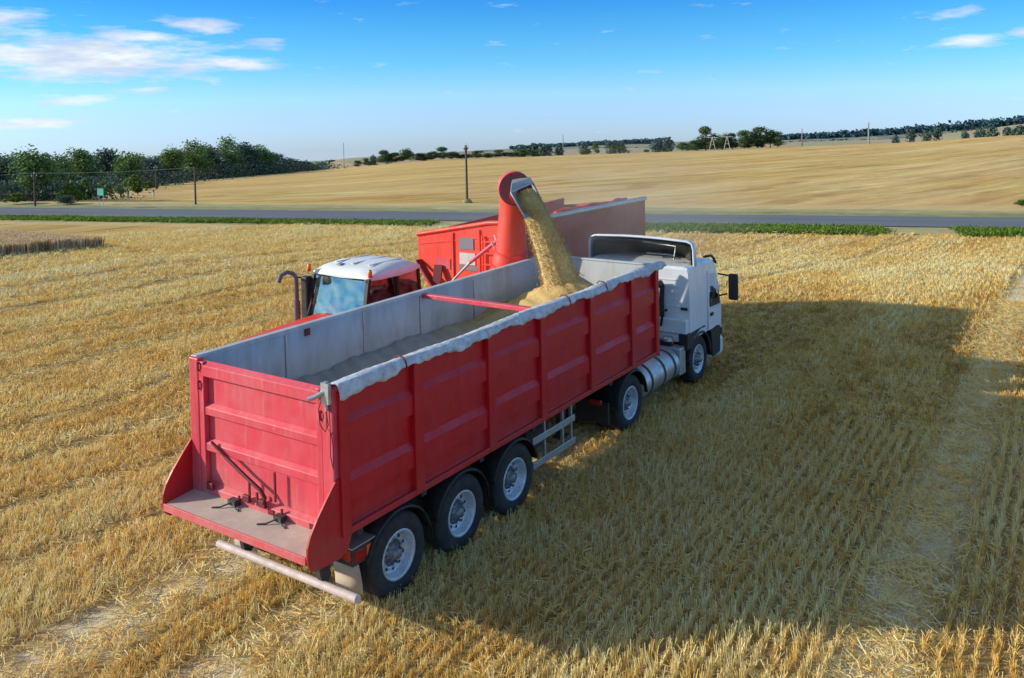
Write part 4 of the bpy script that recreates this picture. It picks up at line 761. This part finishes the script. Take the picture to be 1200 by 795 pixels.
# ================================================================== grain cart with unloading auger
gc_ = thing('grain_cart', 'tall red grain cart behind the trailer, its raised auger pouring grain into it', 'grain cart', (12.8, 5.3, 0))
FY = [(4.0, 3.44), (4.0, 2.1), (4.9, .95), (5.75, .95), (6.66, 2.3), (6.66, 3.04)]
q = MB()
x0, x1 = 9.62, 16.35
def top(x, near): return (3.44-(x-x0)*.016) if near else 3.04+(x-x0)*.03
sec = []
for x in (x0, 11.3, 13, 14.7, x1):
    sec.append([(x, 4.0, top(x, 1)), (x, 4.0, 2.1), (x, 4.9, .95), (x, 5.75, .95), (x, 6.66, 2.25), (x, 6.66, top(x, 0))])
q.sheet(sec); 
bo = q.build('hopper_side', M['cartside'], gc_, fix=False, solid=.05)
q = MB(); q.add([(x0-.03, y, z) for y, z in FY], [tuple(range(6))]); fwl = q.build('hopper_front', M['bright'], gc_, fix=False, solid=.04)
q = MB(); q.add([(x1, y, min(z, 3.33)) for y, z in FY], [tuple(range(6))]); q.build('hopper_rear', M['cartside'], gc_, fix=False, solid=.04)
q = MB(); q.tube([(x0-.05, 3.98, 3.46), (x0-.05, 4.6, 3.42), (x0-.05, 5.6, 3.24), (x0-.05, 6.68, 3.05)], .05, 8); q.bar((x0-.055, 4.05, 3.18), (x0-.055, 6.6, 2.84), .02, .03); q.build('front_rail', M['bright'], fwl)
q = MB(); q.tube([(x0, 3.98, 3.42), (x1+.02, 3.98, 3.33)], .065, 8); q.build('side_rail', M['alu'], bo)
random.seed(5); q = MB(); pts = [(x, 4.08+.02*math.sin(x*3), top(x, 1)+.045+.02*math.sin(x*4.3)+.015*math.sin(x*9)) for x in np.arange(11.6, x1-.8, .2)]; q.tube(pts, .055, 8); q.build('rolled_cover', M['bright'], bo)
for y in (4.86, 5.62):
    q = MB(); q.box(x0-.085, x0-.052, y-.03, y+.03, 1.0, 3.38-.14*(y-4)); q.build('front_rib', M['bright'], fwl, .005)
q = MB(); q.box(x0-.07, x0-.053, 5.02, 5.42, 2.80, 3.06); q.build('sticker', M['decalgrey'], fwl)
q = MB(); q.box(x0-.07, x0-.053, 4.98, 5.42, 2.46, 2.72); q.build('sticker', M['decal'], fwl)
q = MB(); q.box(x0-.075, x0-.053, 4.9, 5.44, 2.34, 2.44); q.build('sticker', M['decalgrey'], fwl)
q = MB(); q.box(x0-.07, x0-.053, 5.7, 6.15, 2.32, 2.55); q.build('sticker', M['redback'], fwl)
q = MB(); q.bar((x0-.12, 6.6, 2.46), (x0-.35, 5.9, 1.9), .16, .05); q.bar((x0-.12, 6.0, 2.40), (x0-.3, 5.95, 1.85), .2, .05); q.bar((x0-.2, 5.9, 2.0), (x0-.4, 5.3, 1.5), .1, .1); q.build('front_dark_bar', M['darkred'], gc_)  # dark red slanting plates and bar low on the front
q = MB(); q.box(x0-.55, x0-.04, 4.2, 5.3, 2.02, 2.10); q.box(x0-.5, x0-.42, 4.3, 4.38, 1.2, 2.05); q.box(x0-.5, x0-.42, 5.15, 5.22, 1.2, 2.05); q.build('service_step', M['redback'], gc_, .01)
for k, z in enumerate((2.25, 2.5, 2.75, 3.0)):
    q = MB(); q.box(x0-.13, x0-.09, 4.30, 4.72, z, z+.035); q.build('ladder_rung', M['bright'], fwl)
q = MB(); 
for y in (4.28, 4.72): q.box(x0-.13, x0-.09, y, y+.035, 2.1, 3.15)
q.build('ladder_rail', M['bright'], fwl)
q = MB(); q.box(9.3, 16.2, 4.75, 5.0, .78, .96); q.box(9.3, 16.2, 5.65, 5.9, .78, .96); q.bar((9.4, 5.3, .85), (8.05, 5.3, .55), .2, .16); q.build('chassis', M['darkred'], gc_)
for y, sd in ((4.0, -1), (6.66, 1)):
    for x in (12.6, 14.4): farm_wheel(x, y, sd, .72, .6, gc_)
q = MB(); 
for x in (12.6, 14.4): q.tube([(x, 4.3, .72), (x, 6.3, .72)], .09, 10); q.box(x-.1, x+.1, 4.7, 5.95, .7, .9)
q.build('axle', M['frame'], gc_)
# auger
AT = Vector((8.66, 3.26, 4.30)); AB = Vector((8.98, 3.80, 1.1))
q = MB(); d = AT-AB
q.tube([AB, AB+d*.25, AB+d*.5, AB+d*.55, AB+d*.60, AB+d*.985], [.40, .40, .39, .36, .31, .285], 24); au = q.build('auger_tube', M['bright'], gc_)
q = MB(); 
for f0 in (.5, .585):
    q.tube([AB+d*f0, AB+d*(f0+.012)], .425 if f0 < .55 else .34, 24, smooth=False)
for sg_ in (-1, 1): q.prism([(AB+d*.5).x and ((AB+d*.5).x-.34, (AB+d*.5).z-.25), ((AB+d*.62).x-.26, (AB+d*.62).z), ((AB+d*.42).x-.30, (AB+d*.42).z-.1)], (AB+d*.5).y-.12*sg_-.02, (AB+d*.5).y-.12*sg_+.02, 'y')
q.build('auger_joint', M['bright'], au)
ax = Vector((-.80, -.60, .02)).normalized()
q = MB(); q.tube([AT-ax*.26, AT-ax*.25, AT+ax*.20, AT+ax*.22], [.31, .345, .345, .33], 36, smooth=False); ho = q.build('auger_head', M['bright'], gc_)
q = MB(); q.tube([AT+ax*.222, AT+ax*.235], [.337, .33], 36, smooth=False); q.build('head_plate', M['darkplate'], ho)
q = MB(); q.tube([AT+ax*.235, AT+ax*.30], .05, 12)
q.box(*[c for a in zip(AT+ax*.27-Vector((.05,.05,.1)), AT+ax*.27+Vector((.05,.05,-.02))) for c in a]); q.build('bearing', M['hub'], ho)
q = MB(); q.box(8.80, 8.92, 3.32, 3.5, 4.05, 4.25); q.box(8.62, 8.74, 2.98, 3.06, 3.70, 3.82); q.build('bracket', M['frame'], au, .01)
# side channel beside the auger
q = MB(); q.bar((9.62, 3.62, 1.3), (9.15, 3.42, 3.55), .14, .12); q.build('auger_brace', M['bright'], gc_)
q = MB(); q.tube([(9.35, 5.55, 2.05), (9.2, 4.85, 2.6)], .03, 8); q.tube([(9.2, 4.85, 2.6), (9.08, 4.0, 3.15)], .045, 8, mi=1); q.build('lift_cylinder', [M['alu'], M['redback']], gc_)
q = MB(); q.tube([(9.1, 4.1, 3.25), (9.05, 3.95, 2.9), (9.2, 3.9, 2.6), (9.15, 3.85, 2.2)], .022, 6); q.tube([(9.05, 4.15, 3.1), (9.15, 4.05, 2.8), (9.2, 4.0, 2.5)], .018, 6); q.build('hydraulic_hose', M['decal'], gc_)
# discharge chute: tapering four-sided spout
R0 = [Vector(v) for v in ((8.28, 3.05, 4.50), (8.78, 3.02, 4.52), (8.80, 2.95, 4.12), (8.34, 2.98, 4.06))]
R1 = [Vector(v) for v in ((7.72, 2.72, 4.32), (8.50, 2.70, 4.44), (8.40, 2.33, 3.93), (7.62, 2.33, 3.86))]
q = MB(); q.sheet([[*R0, R0[0]], [*[a.lerp(b_, .5)+Vector((0,0,.04)) for a, b_ in zip(R0, R1)], R0[0].lerp(R1[0], .5)+Vector((0,0,.04))], [*R1, R1[0]]]); cho_ = q.build('discharge_chute', M['chute'], gc_, fix=False, solid=.02)
q = MB(); q.tube([*R1, R1[0]], .016, 6); q.build('chute_rim', M['alu'], cho_)
# grain pouring out of the chute
def stream():
    q = MB(); path = []
    S0, V = Vector((7.55, 2.27, 4.38)), Vector((-.62, -.90, -1.2)); T = 0.
    E = Vector((6.93, .98, 2.45))
    for i in range(60):
        u = i/59; p = S0.lerp(E, u); p.z = S0.z+(E.z-S0.z)*(.62*u+.38*u*u); path.append(p)
    n = 40; rws = []
    dd = (E-S0).normalized(); a1 = dd.cross(Vector((0,0,1))).normalized(); a2 = dd.cross(a1)
    for i, p in enumerate(path):
        u = i/59; r = .20+.05*math.sqrt(u)+(.12*u**2.2); row = []
        for k in range(n+1):
            a = 2*PI*k/n
            rr = r*(1+.07*math.sin(3*a+u*3)+.05*math.sin(17*a+u*9)+.05*math.sin(7*a+u*2+1)+.035*math.sin(13*a+u*5)*(.5+u)+.03*math.sin(u*40+4*a)*u+.02*math.sin(u*90+9*a))
            row.append(p+a1*math.cos(a)*rr+a2*math.sin(a)*rr*.8)
        rws.append(row)
    q.sheet(rws, 0, True)
    for i in range(6500):
        u = random.random()**.8; p = path[int(u*59)]; a = random.uniform(0, 2*PI); r = (.20+.05*math.sqrt(u)+.10*u**2.2)*(1+abs(random.gauss(0, .07+.16*u)))
        c = p+a1*math.cos(a)*r+a2*math.sin(a)*r*.8; s = random.uniform(.005, .011); dz = Vector((0, 0, s*1.8))
        q.add([c+a1*s, c-a1*s*.5+a2*s, c-a1*s*.5-a2*s, c+dz, c-dz], [(0,1,3), (1,2,3), (2,0,3), (1,0,4), (2,1,4), (0,2,4)])
    o = q.build('grain_stream', grain_mat('falling_grain', False), None, fix=False); tag(o, 'golden grain pouring in a thick stream from the auger spout into the trailer', 'grain', kind='stuff')
gc_.location.x -= .67; gc_.location.y -= .45; gc_.scale.z = 1.03
stream()
# ================================================================== trees and bushes
def foliage(name, lo, hi, haze=0.):
    m = bpy.data.materials.new(name); t = nt(m); out = N(t, 'ShaderNodeOutputMaterial'); p = N(t, 'ShaderNodeBsdfPrincipled'); p.inputs['Roughness'].default_value = .6; p.inputs['Specular IOR Level'].default_value = .2
    at = N(t, 'ShaderNodeAttribute', attribute_name='shade', attribute_type='GEOMETRY'); oi = N(t, 'ShaderNodeObjectInfo')
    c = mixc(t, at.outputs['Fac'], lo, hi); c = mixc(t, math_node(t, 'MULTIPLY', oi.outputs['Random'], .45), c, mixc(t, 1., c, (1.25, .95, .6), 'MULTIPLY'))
    L(t, c, p.inputs['Base Color']); tl = N(t, 'ShaderNodeBsdfTranslucent'); L(t, c, tl.inputs[0]); mx = N(t, 'ShaderNodeMixShader'); mx.inputs[0].default_value = .25
    L(t, p.outputs[0], mx.inputs[1]); L(t, tl.outputs[0], mx.inputs[2]); L(t, mx.outputs[0], out.inputs[0]); return m
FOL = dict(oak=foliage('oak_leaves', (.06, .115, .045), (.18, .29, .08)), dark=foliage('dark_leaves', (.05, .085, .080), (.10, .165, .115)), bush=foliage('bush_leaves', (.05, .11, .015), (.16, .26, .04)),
           far=foliage('far_leaves', (.06, .11, .11), (.11, .17, .14)), grove=foliage('grove_leaves', (.045, .09, .045), (.12, .19, .07)))  # distance haze painted into the far and dark leaves as a bluish tint
def crown_mesh(seed, n, leaf, low, nl, flat_=1.):
    rnd = random.Random(seed); lobes = []
    for i in range(nl):
        a = rnd.uniform(0, 2*PI); r = rnd.uniform(.0, .30); z = rnd.uniform(low+.14, .84); r *= 1-max(0, z-.6)*1.6
        lobes.append((Vector((math.cos(a)*r, math.sin(a)*r, z)), rnd.uniform(.12, .22)))
    lobes.append((Vector((0, 0, .8)), .17)); lobes.append((Vector((0, 0, .5)), .26))
    vs = []; fs = []; sh = []
    for i in range(n):
        c, r = lobes[rnd.randrange(len(lobes))]
        d = Vector((rnd.gauss(0, 1), rnd.gauss(0, 1), rnd.gauss(0, 1)))
        if d.length < .01: continue
        d.normalize(); rr = r*(rnd.random()**.35)*(1+.12*rnd.gauss(0, 1)); p = c+Vector((d.x*rr, d.y*rr, d.z*rr*flat_))
        if p.z < low: p.z = low+rnd.random()*.05
        nn = (d+Vector((rnd.gauss(0, .6), rnd.gauss(0, .6), rnd.gauss(0, .6)))).normalized(); u = nn.orthogonal().normalized(); v = nn.cross(u); a = rnd.uniform(0, PI); u, v = u*math.cos(a)+v*math.sin(a), v*math.cos(a)-u*math.sin(a)
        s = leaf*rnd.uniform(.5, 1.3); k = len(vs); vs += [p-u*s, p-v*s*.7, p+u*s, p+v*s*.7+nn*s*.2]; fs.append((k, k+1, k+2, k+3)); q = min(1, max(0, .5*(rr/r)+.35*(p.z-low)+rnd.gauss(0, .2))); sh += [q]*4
    me = bpy.data.meshes.new('crown'); me.from_pydata(vs, [], fs); at = me.attributes.new('shade', 'FLOAT', 'POINT'); at.data.foreach_set('value', sh); return me
CR = {}
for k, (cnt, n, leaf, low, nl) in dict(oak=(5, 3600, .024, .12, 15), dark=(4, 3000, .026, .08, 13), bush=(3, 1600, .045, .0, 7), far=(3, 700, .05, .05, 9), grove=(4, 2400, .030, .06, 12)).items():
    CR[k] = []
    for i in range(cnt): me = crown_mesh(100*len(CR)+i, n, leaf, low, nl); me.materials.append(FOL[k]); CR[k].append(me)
tk_mesh = MB(); tk_mesh.tube([(0,0,-.03), (.0,.0,.1), (.015,.01,.3), (0,.0,.6)], [.035, .026, .02, .008], 8)
for a, z0, z1 in ((.3, .22, .5), (2.2, .28, .55), (4.1, .25, .48), (5.3, .35, .62)): tk_mesh.tube([(.01, .005, z0), (math.cos(a)*.1, math.sin(a)*.1, (z0+z1)/2), (math.cos(a)*.2, math.sin(a)*.2, z1)], [.013, .009, .004], 6)
TM = bpy.data.meshes.new('trunk'); TM.from_pydata([Vector(v) for v in tk_mesh.v], [], tk_mesh.f); TM.materials.append(M['bark'])
ORD = ['first', 'second', 'third', 'fourth', 'fifth', 'sixth', 'seventh', 'eighth', 'ninth', 'tenth', 'eleventh', 'twelfth', 'thirteenth', 'fourteenth', 'fifteenth', 'sixteenth', 'seventeenth', 'eighteenth', 'nineteenth', 'twentieth', 'twenty-first', 'twenty-second', 'twenty-third', 'twenty-fourth', 'twenty-fifth', 'twenty-sixth', 'twenty-seventh', 'twenty-eighth', 'twenty-ninth']
rt_ = random.Random(11)
def plant(name, kind, x, y, h, w, label, cat, group, trunk=True):
    e = thing(name, label, cat, (x, y, height(x, y)), group)
    o = bpy.data.objects.new('crown', CR[kind][rt_.randrange(len(CR[kind]))]); C.objects.link(o); o.parent = e; o.rotation_euler = (0, 0, rt_.uniform(0, 6.28)); o.scale = (w/.84, w/.84, h/.98)
    if trunk:
        o = bpy.data.objects.new('trunk', TM); C.objects.link(o); o.parent = e; o.rotation_euler = (0, 0, rt_.uniform(0, 6.28)); o.scale = (h, h, h)
az_of = lambda r: -math.atan2(r[2]-CAM[1], r[1]-CAM[0])
def many(rowsT, name, cat, group, fmt, kindf=None, trunk=True, fh=1., fw_=1.):
    rowsT = sorted(rowsT, key=az_of)
    for i, r in enumerate(rowsT):
        plant(name, kindf or r[0], r[1], r[2], r[3]*fh, r[4]*fw_, fmt(i, r), cat, group, trunk)
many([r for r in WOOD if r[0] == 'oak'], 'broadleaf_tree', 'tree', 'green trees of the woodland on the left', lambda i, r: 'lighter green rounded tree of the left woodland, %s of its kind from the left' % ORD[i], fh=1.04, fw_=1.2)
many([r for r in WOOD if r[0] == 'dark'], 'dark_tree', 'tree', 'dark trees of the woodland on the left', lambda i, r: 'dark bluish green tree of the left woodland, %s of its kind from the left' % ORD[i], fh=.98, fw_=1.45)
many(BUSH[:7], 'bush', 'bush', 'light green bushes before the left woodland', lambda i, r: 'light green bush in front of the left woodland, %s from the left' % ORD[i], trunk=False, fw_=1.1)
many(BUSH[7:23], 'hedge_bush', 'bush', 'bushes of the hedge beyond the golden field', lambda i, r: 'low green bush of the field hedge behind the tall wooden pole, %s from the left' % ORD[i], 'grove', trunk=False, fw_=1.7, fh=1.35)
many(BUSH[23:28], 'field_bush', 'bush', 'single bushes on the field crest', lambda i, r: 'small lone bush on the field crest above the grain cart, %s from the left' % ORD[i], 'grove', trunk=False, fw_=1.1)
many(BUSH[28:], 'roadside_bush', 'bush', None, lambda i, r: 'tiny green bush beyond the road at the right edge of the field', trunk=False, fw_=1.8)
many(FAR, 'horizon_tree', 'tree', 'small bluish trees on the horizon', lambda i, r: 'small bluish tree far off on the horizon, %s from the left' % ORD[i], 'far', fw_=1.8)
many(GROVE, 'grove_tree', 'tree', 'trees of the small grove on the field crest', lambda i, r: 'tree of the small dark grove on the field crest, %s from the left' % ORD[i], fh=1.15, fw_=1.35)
for i, (x, y, hh_) in enumerate(((32.5, 64, .8),)): plant('thicket', 'dark', x, y, hh_, 2.4, ['dark low thicket by the teal sign'][i], 'bush', None, False)
many([('bush', 337+i*2.1, 136.8-i*4.3, 2.6+.5*math.sin(i*2), 6.5) for i in range(7)], 'grove_bush', 'bush', 'low bushes at the foot of the crest grove', lambda i, r: 'low dark bush at the foot of the crest grove, %s from the left' % ORD[i], 'grove', trunk=False)
# undergrowth filling the foot of the left wood
fv = MB(); vs = []; fs = []; sh = []
rr_ = random.Random(4)
for i in range(80000):
    r = rr_.choice(WOOD)
    if 165 < r[5] < 242 and rr_.random() < .5: continue
    k_ = abs(rr_.gauss(0, 6)); l_ = rr_.gauss(0, 2.5+r[5]*.012); ca, sa = (r[1]-CAM[0])/r[5], (r[2]-CAM[1])/r[5]; x = r[1]+ca*k_-sa*l_; y = r[2]+sa*k_+ca*l_; s = rr_.uniform(.06, .15)*(1+r[5]/220)
    z = height(x, y)+rr_.random()**1.4*r[3]*.40; p = Vector((x, y, z)); nn = Vector((rr_.gauss(0, 1), rr_.gauss(0, 1), rr_.gauss(.3, 1))).normalized(); u = nn.orthogonal().normalized(); v = nn.cross(u); k = len(vs)
    vs += [p-u*s, p-v*s*.8, p+u*s, p+v*s*.8]; fs.append((k, k+1, k+2, k+3)); sh += [rr_.random()*.5]*4
me = bpy.data.meshes.new('undergrowth'); me.from_pydata(vs, [], fs); me.materials.append(FOL['dark']); at = me.attributes.new('shade', 'FLOAT', 'POINT'); at.data.foreach_set('value', sh)
o = bpy.data.objects.new('undergrowth', me); C.objects.link(o); tag(o, 'dark undergrowth filling the foot of the left woodland', 'undergrowth', kind='stuff')
# far forest belts
def belt(name, specs, mat, label, leaf=5., n=30):
    vs = []; fs = []; sh = []
    for a0, a1, R, h0, h1 in specs:
        a = a0
        while a < a1:
            f = (a-a0)/(a1-a0); hgt = (h0+(h1-h0)*f)*(.75+.25*math.sin(a*7)*math.sin(a*2.3)+rr_.uniform(-.12, .2)); Rr = R+rr_.uniform(-30, 60); x, y = CAM[0]+Rr*math.cos(R_(a)), CAM[1]+Rr*math.sin(R_(a)); z = height(x, y)
            for j in range(n):
                q = rr_.random(); p = Vector((x+rr_.gauss(0, hgt*.5), y+rr_.gauss(0, hgt*.5), z-2+q*hgt*(1-.2*rr_.random()))); nn = Vector((rr_.gauss(0, 1), rr_.gauss(0, 1), rr_.gauss(.3, 1))).normalized(); u = nn.orthogonal().normalized(); v = nn.cross(u); s = leaf*rr_.uniform(.5, 1.1)*R/2200; k = len(vs)
                vs += [p-u*s, p-v*s*.8, p+u*s, p+v*s*.8]; fs.append((k, k+1, k+2, k+3)); sh += [q]*4
            a += .0035*hgt*57.3/25*2200/R*.35
    me = bpy.data.meshes.new(name); me.from_pydata(vs, [], fs); me.materials.append(mat); at = me.attributes.new('shade', 'FLOAT', 'POINT'); at.data.foreach_set('value', sh)
    o = bpy.data.objects.new(name, me); C.objects.link(o); tag(o, label, 'forest', kind='stuff')
bluef = foliage('blue_forest', (.030, .085, .13), (.05, .12, .16)); bluef2 = foliage('mid_forest', (.035, .08, .08), (.06, .11, .08))  # blue of both forests is distance haze put into the leaf colour
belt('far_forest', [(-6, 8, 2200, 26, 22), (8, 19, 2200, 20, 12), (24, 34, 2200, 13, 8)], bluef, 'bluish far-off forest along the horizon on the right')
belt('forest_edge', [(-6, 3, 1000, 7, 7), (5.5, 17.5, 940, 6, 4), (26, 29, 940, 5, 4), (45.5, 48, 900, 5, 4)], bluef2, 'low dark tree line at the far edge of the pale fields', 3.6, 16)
# ================================================================== poles, lines, sign
def pole(x, y, h, r, label, arm=1.2, cat='utility pole', name='utility_pole', grp=None, mat='wood', lean=0):
    z = height(x, y); e = thing(name, label, cat, (x, y, z), grp); q = MB(); q.tube([(x, y, z-.3), (x, y, z+h)], [r, r*.7], 10); q.build('pole', M[mat], e)
    if arm:
        q = MB(); ux, uy = .944*arm/2, .33*arm/2; q.bar((x-ux, y-uy, z+h-.25), (x+ux, y+uy, z+h-.25), r*.9, r*.9); q.bar((x-ux*.7, y-uy*.7, z+h-.28), (x, y, z+h-.75), r*.35); q.bar((x+ux*.7, y+uy*.7, z+h-.28), (x, y, z+h-.75), r*.35); a = q.build('crossarm', M[mat], e)
        for k in (-1, 0, 1):
            q = MB(); zz = z+h-.25+r*.45; q.tube([(x+ux*k*.9, y+uy*k*.9, zz if k else z+h), (x+ux*k*.9, y+uy*k*.9, (zz if k else z+h)+r*1.6)], r*.35, 8); q.build('insulator', M['decal'], a)
    return z+h
P1 = (30.5, 65.0); P2 = (37.1, 53.2); P3 = (48.4, 34.5)
pole(*P1, 2.7, .09, 'short dark wooden pole standing beside the teal sign at the left', .6)
pole(*P2, 3.0, .085, 'slim wooden pole beyond the road, in front of the left woodland', .0)
pole(*P3, 4.55, .11, 'tall wooden pole with a crossarm beyond the road, left of the auger', 1.0)
q = MB(); q.lathe([(.001, -1.1), (.3, -1.15), (.45, -1.42), (.001, -1.42)], (P3[0], P3[1], 0), 'z', 14); o = q.build('pole_footing', surf('dry_weeds', (.30, .26, .12), .9, dirt=(.1,.12,.04), dirt_scale=6), None); tag(o, 'mound of dry weeds at the foot of the tall wooden pole', 'weeds')
pole(77.2, 118, 3.6, .12, 'thin grey pole in front of the dark woodland', .8)
pole(356.8, 69.7, 8.4, .34, 'distant pole with a crossarm on the right part of the crest', 4.2, mat='steel_far')
pole(356.7, 95.4, 7.2, .22, 'thin distant mast right of the grove on the crest', 0, mat='steel_far', cat='mast', name='mast')
pole(766.9, 451.9, 15.5, .45, 'thin mast on the horizon above the cart', 0, mat='steel_far', cat='mast', name='mast')
pole(347.5, 345.2, 21, .22, 'very thin mast on the horizon left of the hedge', 0, mat='steel_far', cat='mast', name='mast')
for i, (x, y) in enumerate(((335.2, 119.2), (333.2, 124.6))):
    z = height(x, y); e = thing('a_frame_pole', ['pale A-shaped pole in front of the grove, right one of two', 'pale A-shaped pole in front of the grove, left one of two'][i], 'utility pole', (x, y, z)); q = MB()
    for k in (-1, 1): q.bar((x+.33*k*1.3, y-.944*k*1.3, z-.3), (x, y, z+5.6), .24)
    q.build('leg', M['decal'], e); q = MB(); q.bar((x+.8, y-2.2, z+5.2), (x-.8, y+2.2, z+5.2), .2); q.bar((x+.33, y-.944*.8, z+2.4), (x-.33, y+.944*.8, z+2.4), .18); q.build('crossarm', M['decal'], e)
q = MB()
def sagwire(a, b_, off, sag):
    a = Vector(a)+off; b_ = Vector(b_)+off; pts = [a.lerp(b_, i/14)-Vector((0,0,sag*4*(i/14)*(1-i/14))) for i in range(15)]; q.tube(pts, .004, 4, cap=False)
t1 = (P1[0], P1[1], height(*P1)+2.75); t2 = (P2[0], P2[1], height(*P2)+3.0); t3 = (P3[0], P3[1], height(*P3)+4.4); t0 = (22.5, 80, 1.4)
for off in (Vector((.28,.1,0)), Vector((-.28,-.1,0))):
    sagwire(t0, t1, off, .2); sagwire(t1, t2, off, .15)
o = q.build('power_line', M['wire'], None); tag(o, 'pair of thin wires hanging between the two poles at the left', 'wire')
sx, sy = 31.9, 57.9; sz = height(sx, sy)
e = thing('road_sign', 'small teal road sign on two thin posts beyond the road at the left', 'sign', (sx, sy, sz)); q = MB(); q.box(sx-.02, sx+.02, sy-.42, sy+.42, sz+1.05, sz+1.60); q.build('sign_board', M['sign'], e)
for k in (-.3, .3): q = MB(); q.tube([(sx+.05, sy+k, sz-.1), (sx+.05, sy+k, sz+1.55)], .025, 6); q.build('post', M['alu'], e)
for i, (x, y) in enumerate(((47, 78), (49.5, 77.3))):
    z = height(x, y); q = MB(); q.tube([(x, y, z-.1), (x, y, z+.75)], .09, 8); q.tube([(x, y, z+.55), (x, y, z+.68)], .095, 8, mi=1); o = q.build('marker_post', [M['decal'], M['frame']], None); tag(o, ['white marker post right of the teal sign, the nearer to the sign', 'white marker post right of the teal sign, the farther from the sign'][i], 'post')
# ================================================================== uncut strip of wheat at the left
wa = [(64.37, 45.5), (59.03, 49), (58.89, 52), (64.3, 61), (80, 66), (80, 41)]
wp_ = [(CAM[0]+R*math.cos(R_(a)), CAM[1]+R*math.sin(R_(a))) for a, R in wa]
def inpoly(x, y):
    c = False; j = len(wp_)-1
    for i in range(len(wp_)):
        if (wp_[i][1] > y) != (wp_[j][1] > y) and x < (wp_[j][0]-wp_[i][0])*(y-wp_[i][1])/(wp_[j][1]-wp_[i][1])+wp_[i][0]: c = not c
        j = i
    return c
whc = bpy.data.collections.new('wheat_tufts'); whm = leaf_mat('standing_wheat', (.78, .56, .32), (.95, .76, .50), .25)
for i in range(4): clump(whc, 'wheat_tuft', whm, 26, .42, .60, .13, .03, .1)
X = np.random.uniform(-4, 18, 60000); Y = np.random.uniform(24, 58, 60000); k = np.array([inpoly(a, b_) for a, b_ in zip(X, Y)]); X, Y = X[k][:14000], Y[k][:14000]
s = (X-CAM[0])*.944+(Y-CAM[1])*.33
scatter('standing_wheat', whc, np.stack([X, Y, zg(s)], 1), np.random.uniform(0, 6, len(X)), np.stack([np.ones(len(X))]*3, 1), np.random.rand(len(X)), 4, 'uncut block of standing wheat at the left with a dark cut edge', 'wheat')
# ================================================================== dust hanging round the pouring grain
def dust(name, c, r, dens, label, sc=1.1):
    m = bpy.data.materials.new(name); t = nt(m); out = N(t, 'ShaderNodeOutputMaterial'); v = N(t, 'ShaderNodeVolumePrincipled'); v.inputs['Color'].default_value = (.93, .84, .72, 1); v.inputs['Anisotropy'].default_value = .2
    tc = N(t, 'ShaderNodeTexCoord').outputs['Object']; ln = N(t, 'ShaderNodeVectorMath', operation='LENGTH'); L(t, tc, ln.inputs[0])
    f = math_node(t, 'SUBTRACT', 1., ln.outputs['Value'], clamp=True); f = math_node(t, 'POWER', f, 1.2)
    pos = N(t, 'ShaderNodeNewGeometry').outputs['Position']; n = ramp(t, noise(t, pos, sc, 3), [(.36, .15), (.7, 1.)])
    L(t, math_node(t, 'MULTIPLY', math_node(t, 'MULTIPLY', f, n), dens), v.inputs['Density']); L(t, v.outputs[0], out.inputs['Volume'])
    bm = bmesh.new(); bmesh.ops.create_icosphere(bm, subdivisions=3, radius=1.); me = bpy.data.meshes.new(name); bm.to_mesh(me); bm.free(); me.materials.append(m)
    o = bpy.data.objects.new(name, me); C.objects.link(o); o.location = c; o.scale = r; tag(o, label, 'dust', kind='stuff')
dust('dust_cloud', (12.3, 2.6, 3.2), (6.5, 3.6, 2.3), .15, 'thin tan dust drifting from the pouring grain past the cart and cab')
bpy.context.scene.cycles.volume_step_rate = 4.; bpy.context.scene.cycles.volume_max_steps = 64
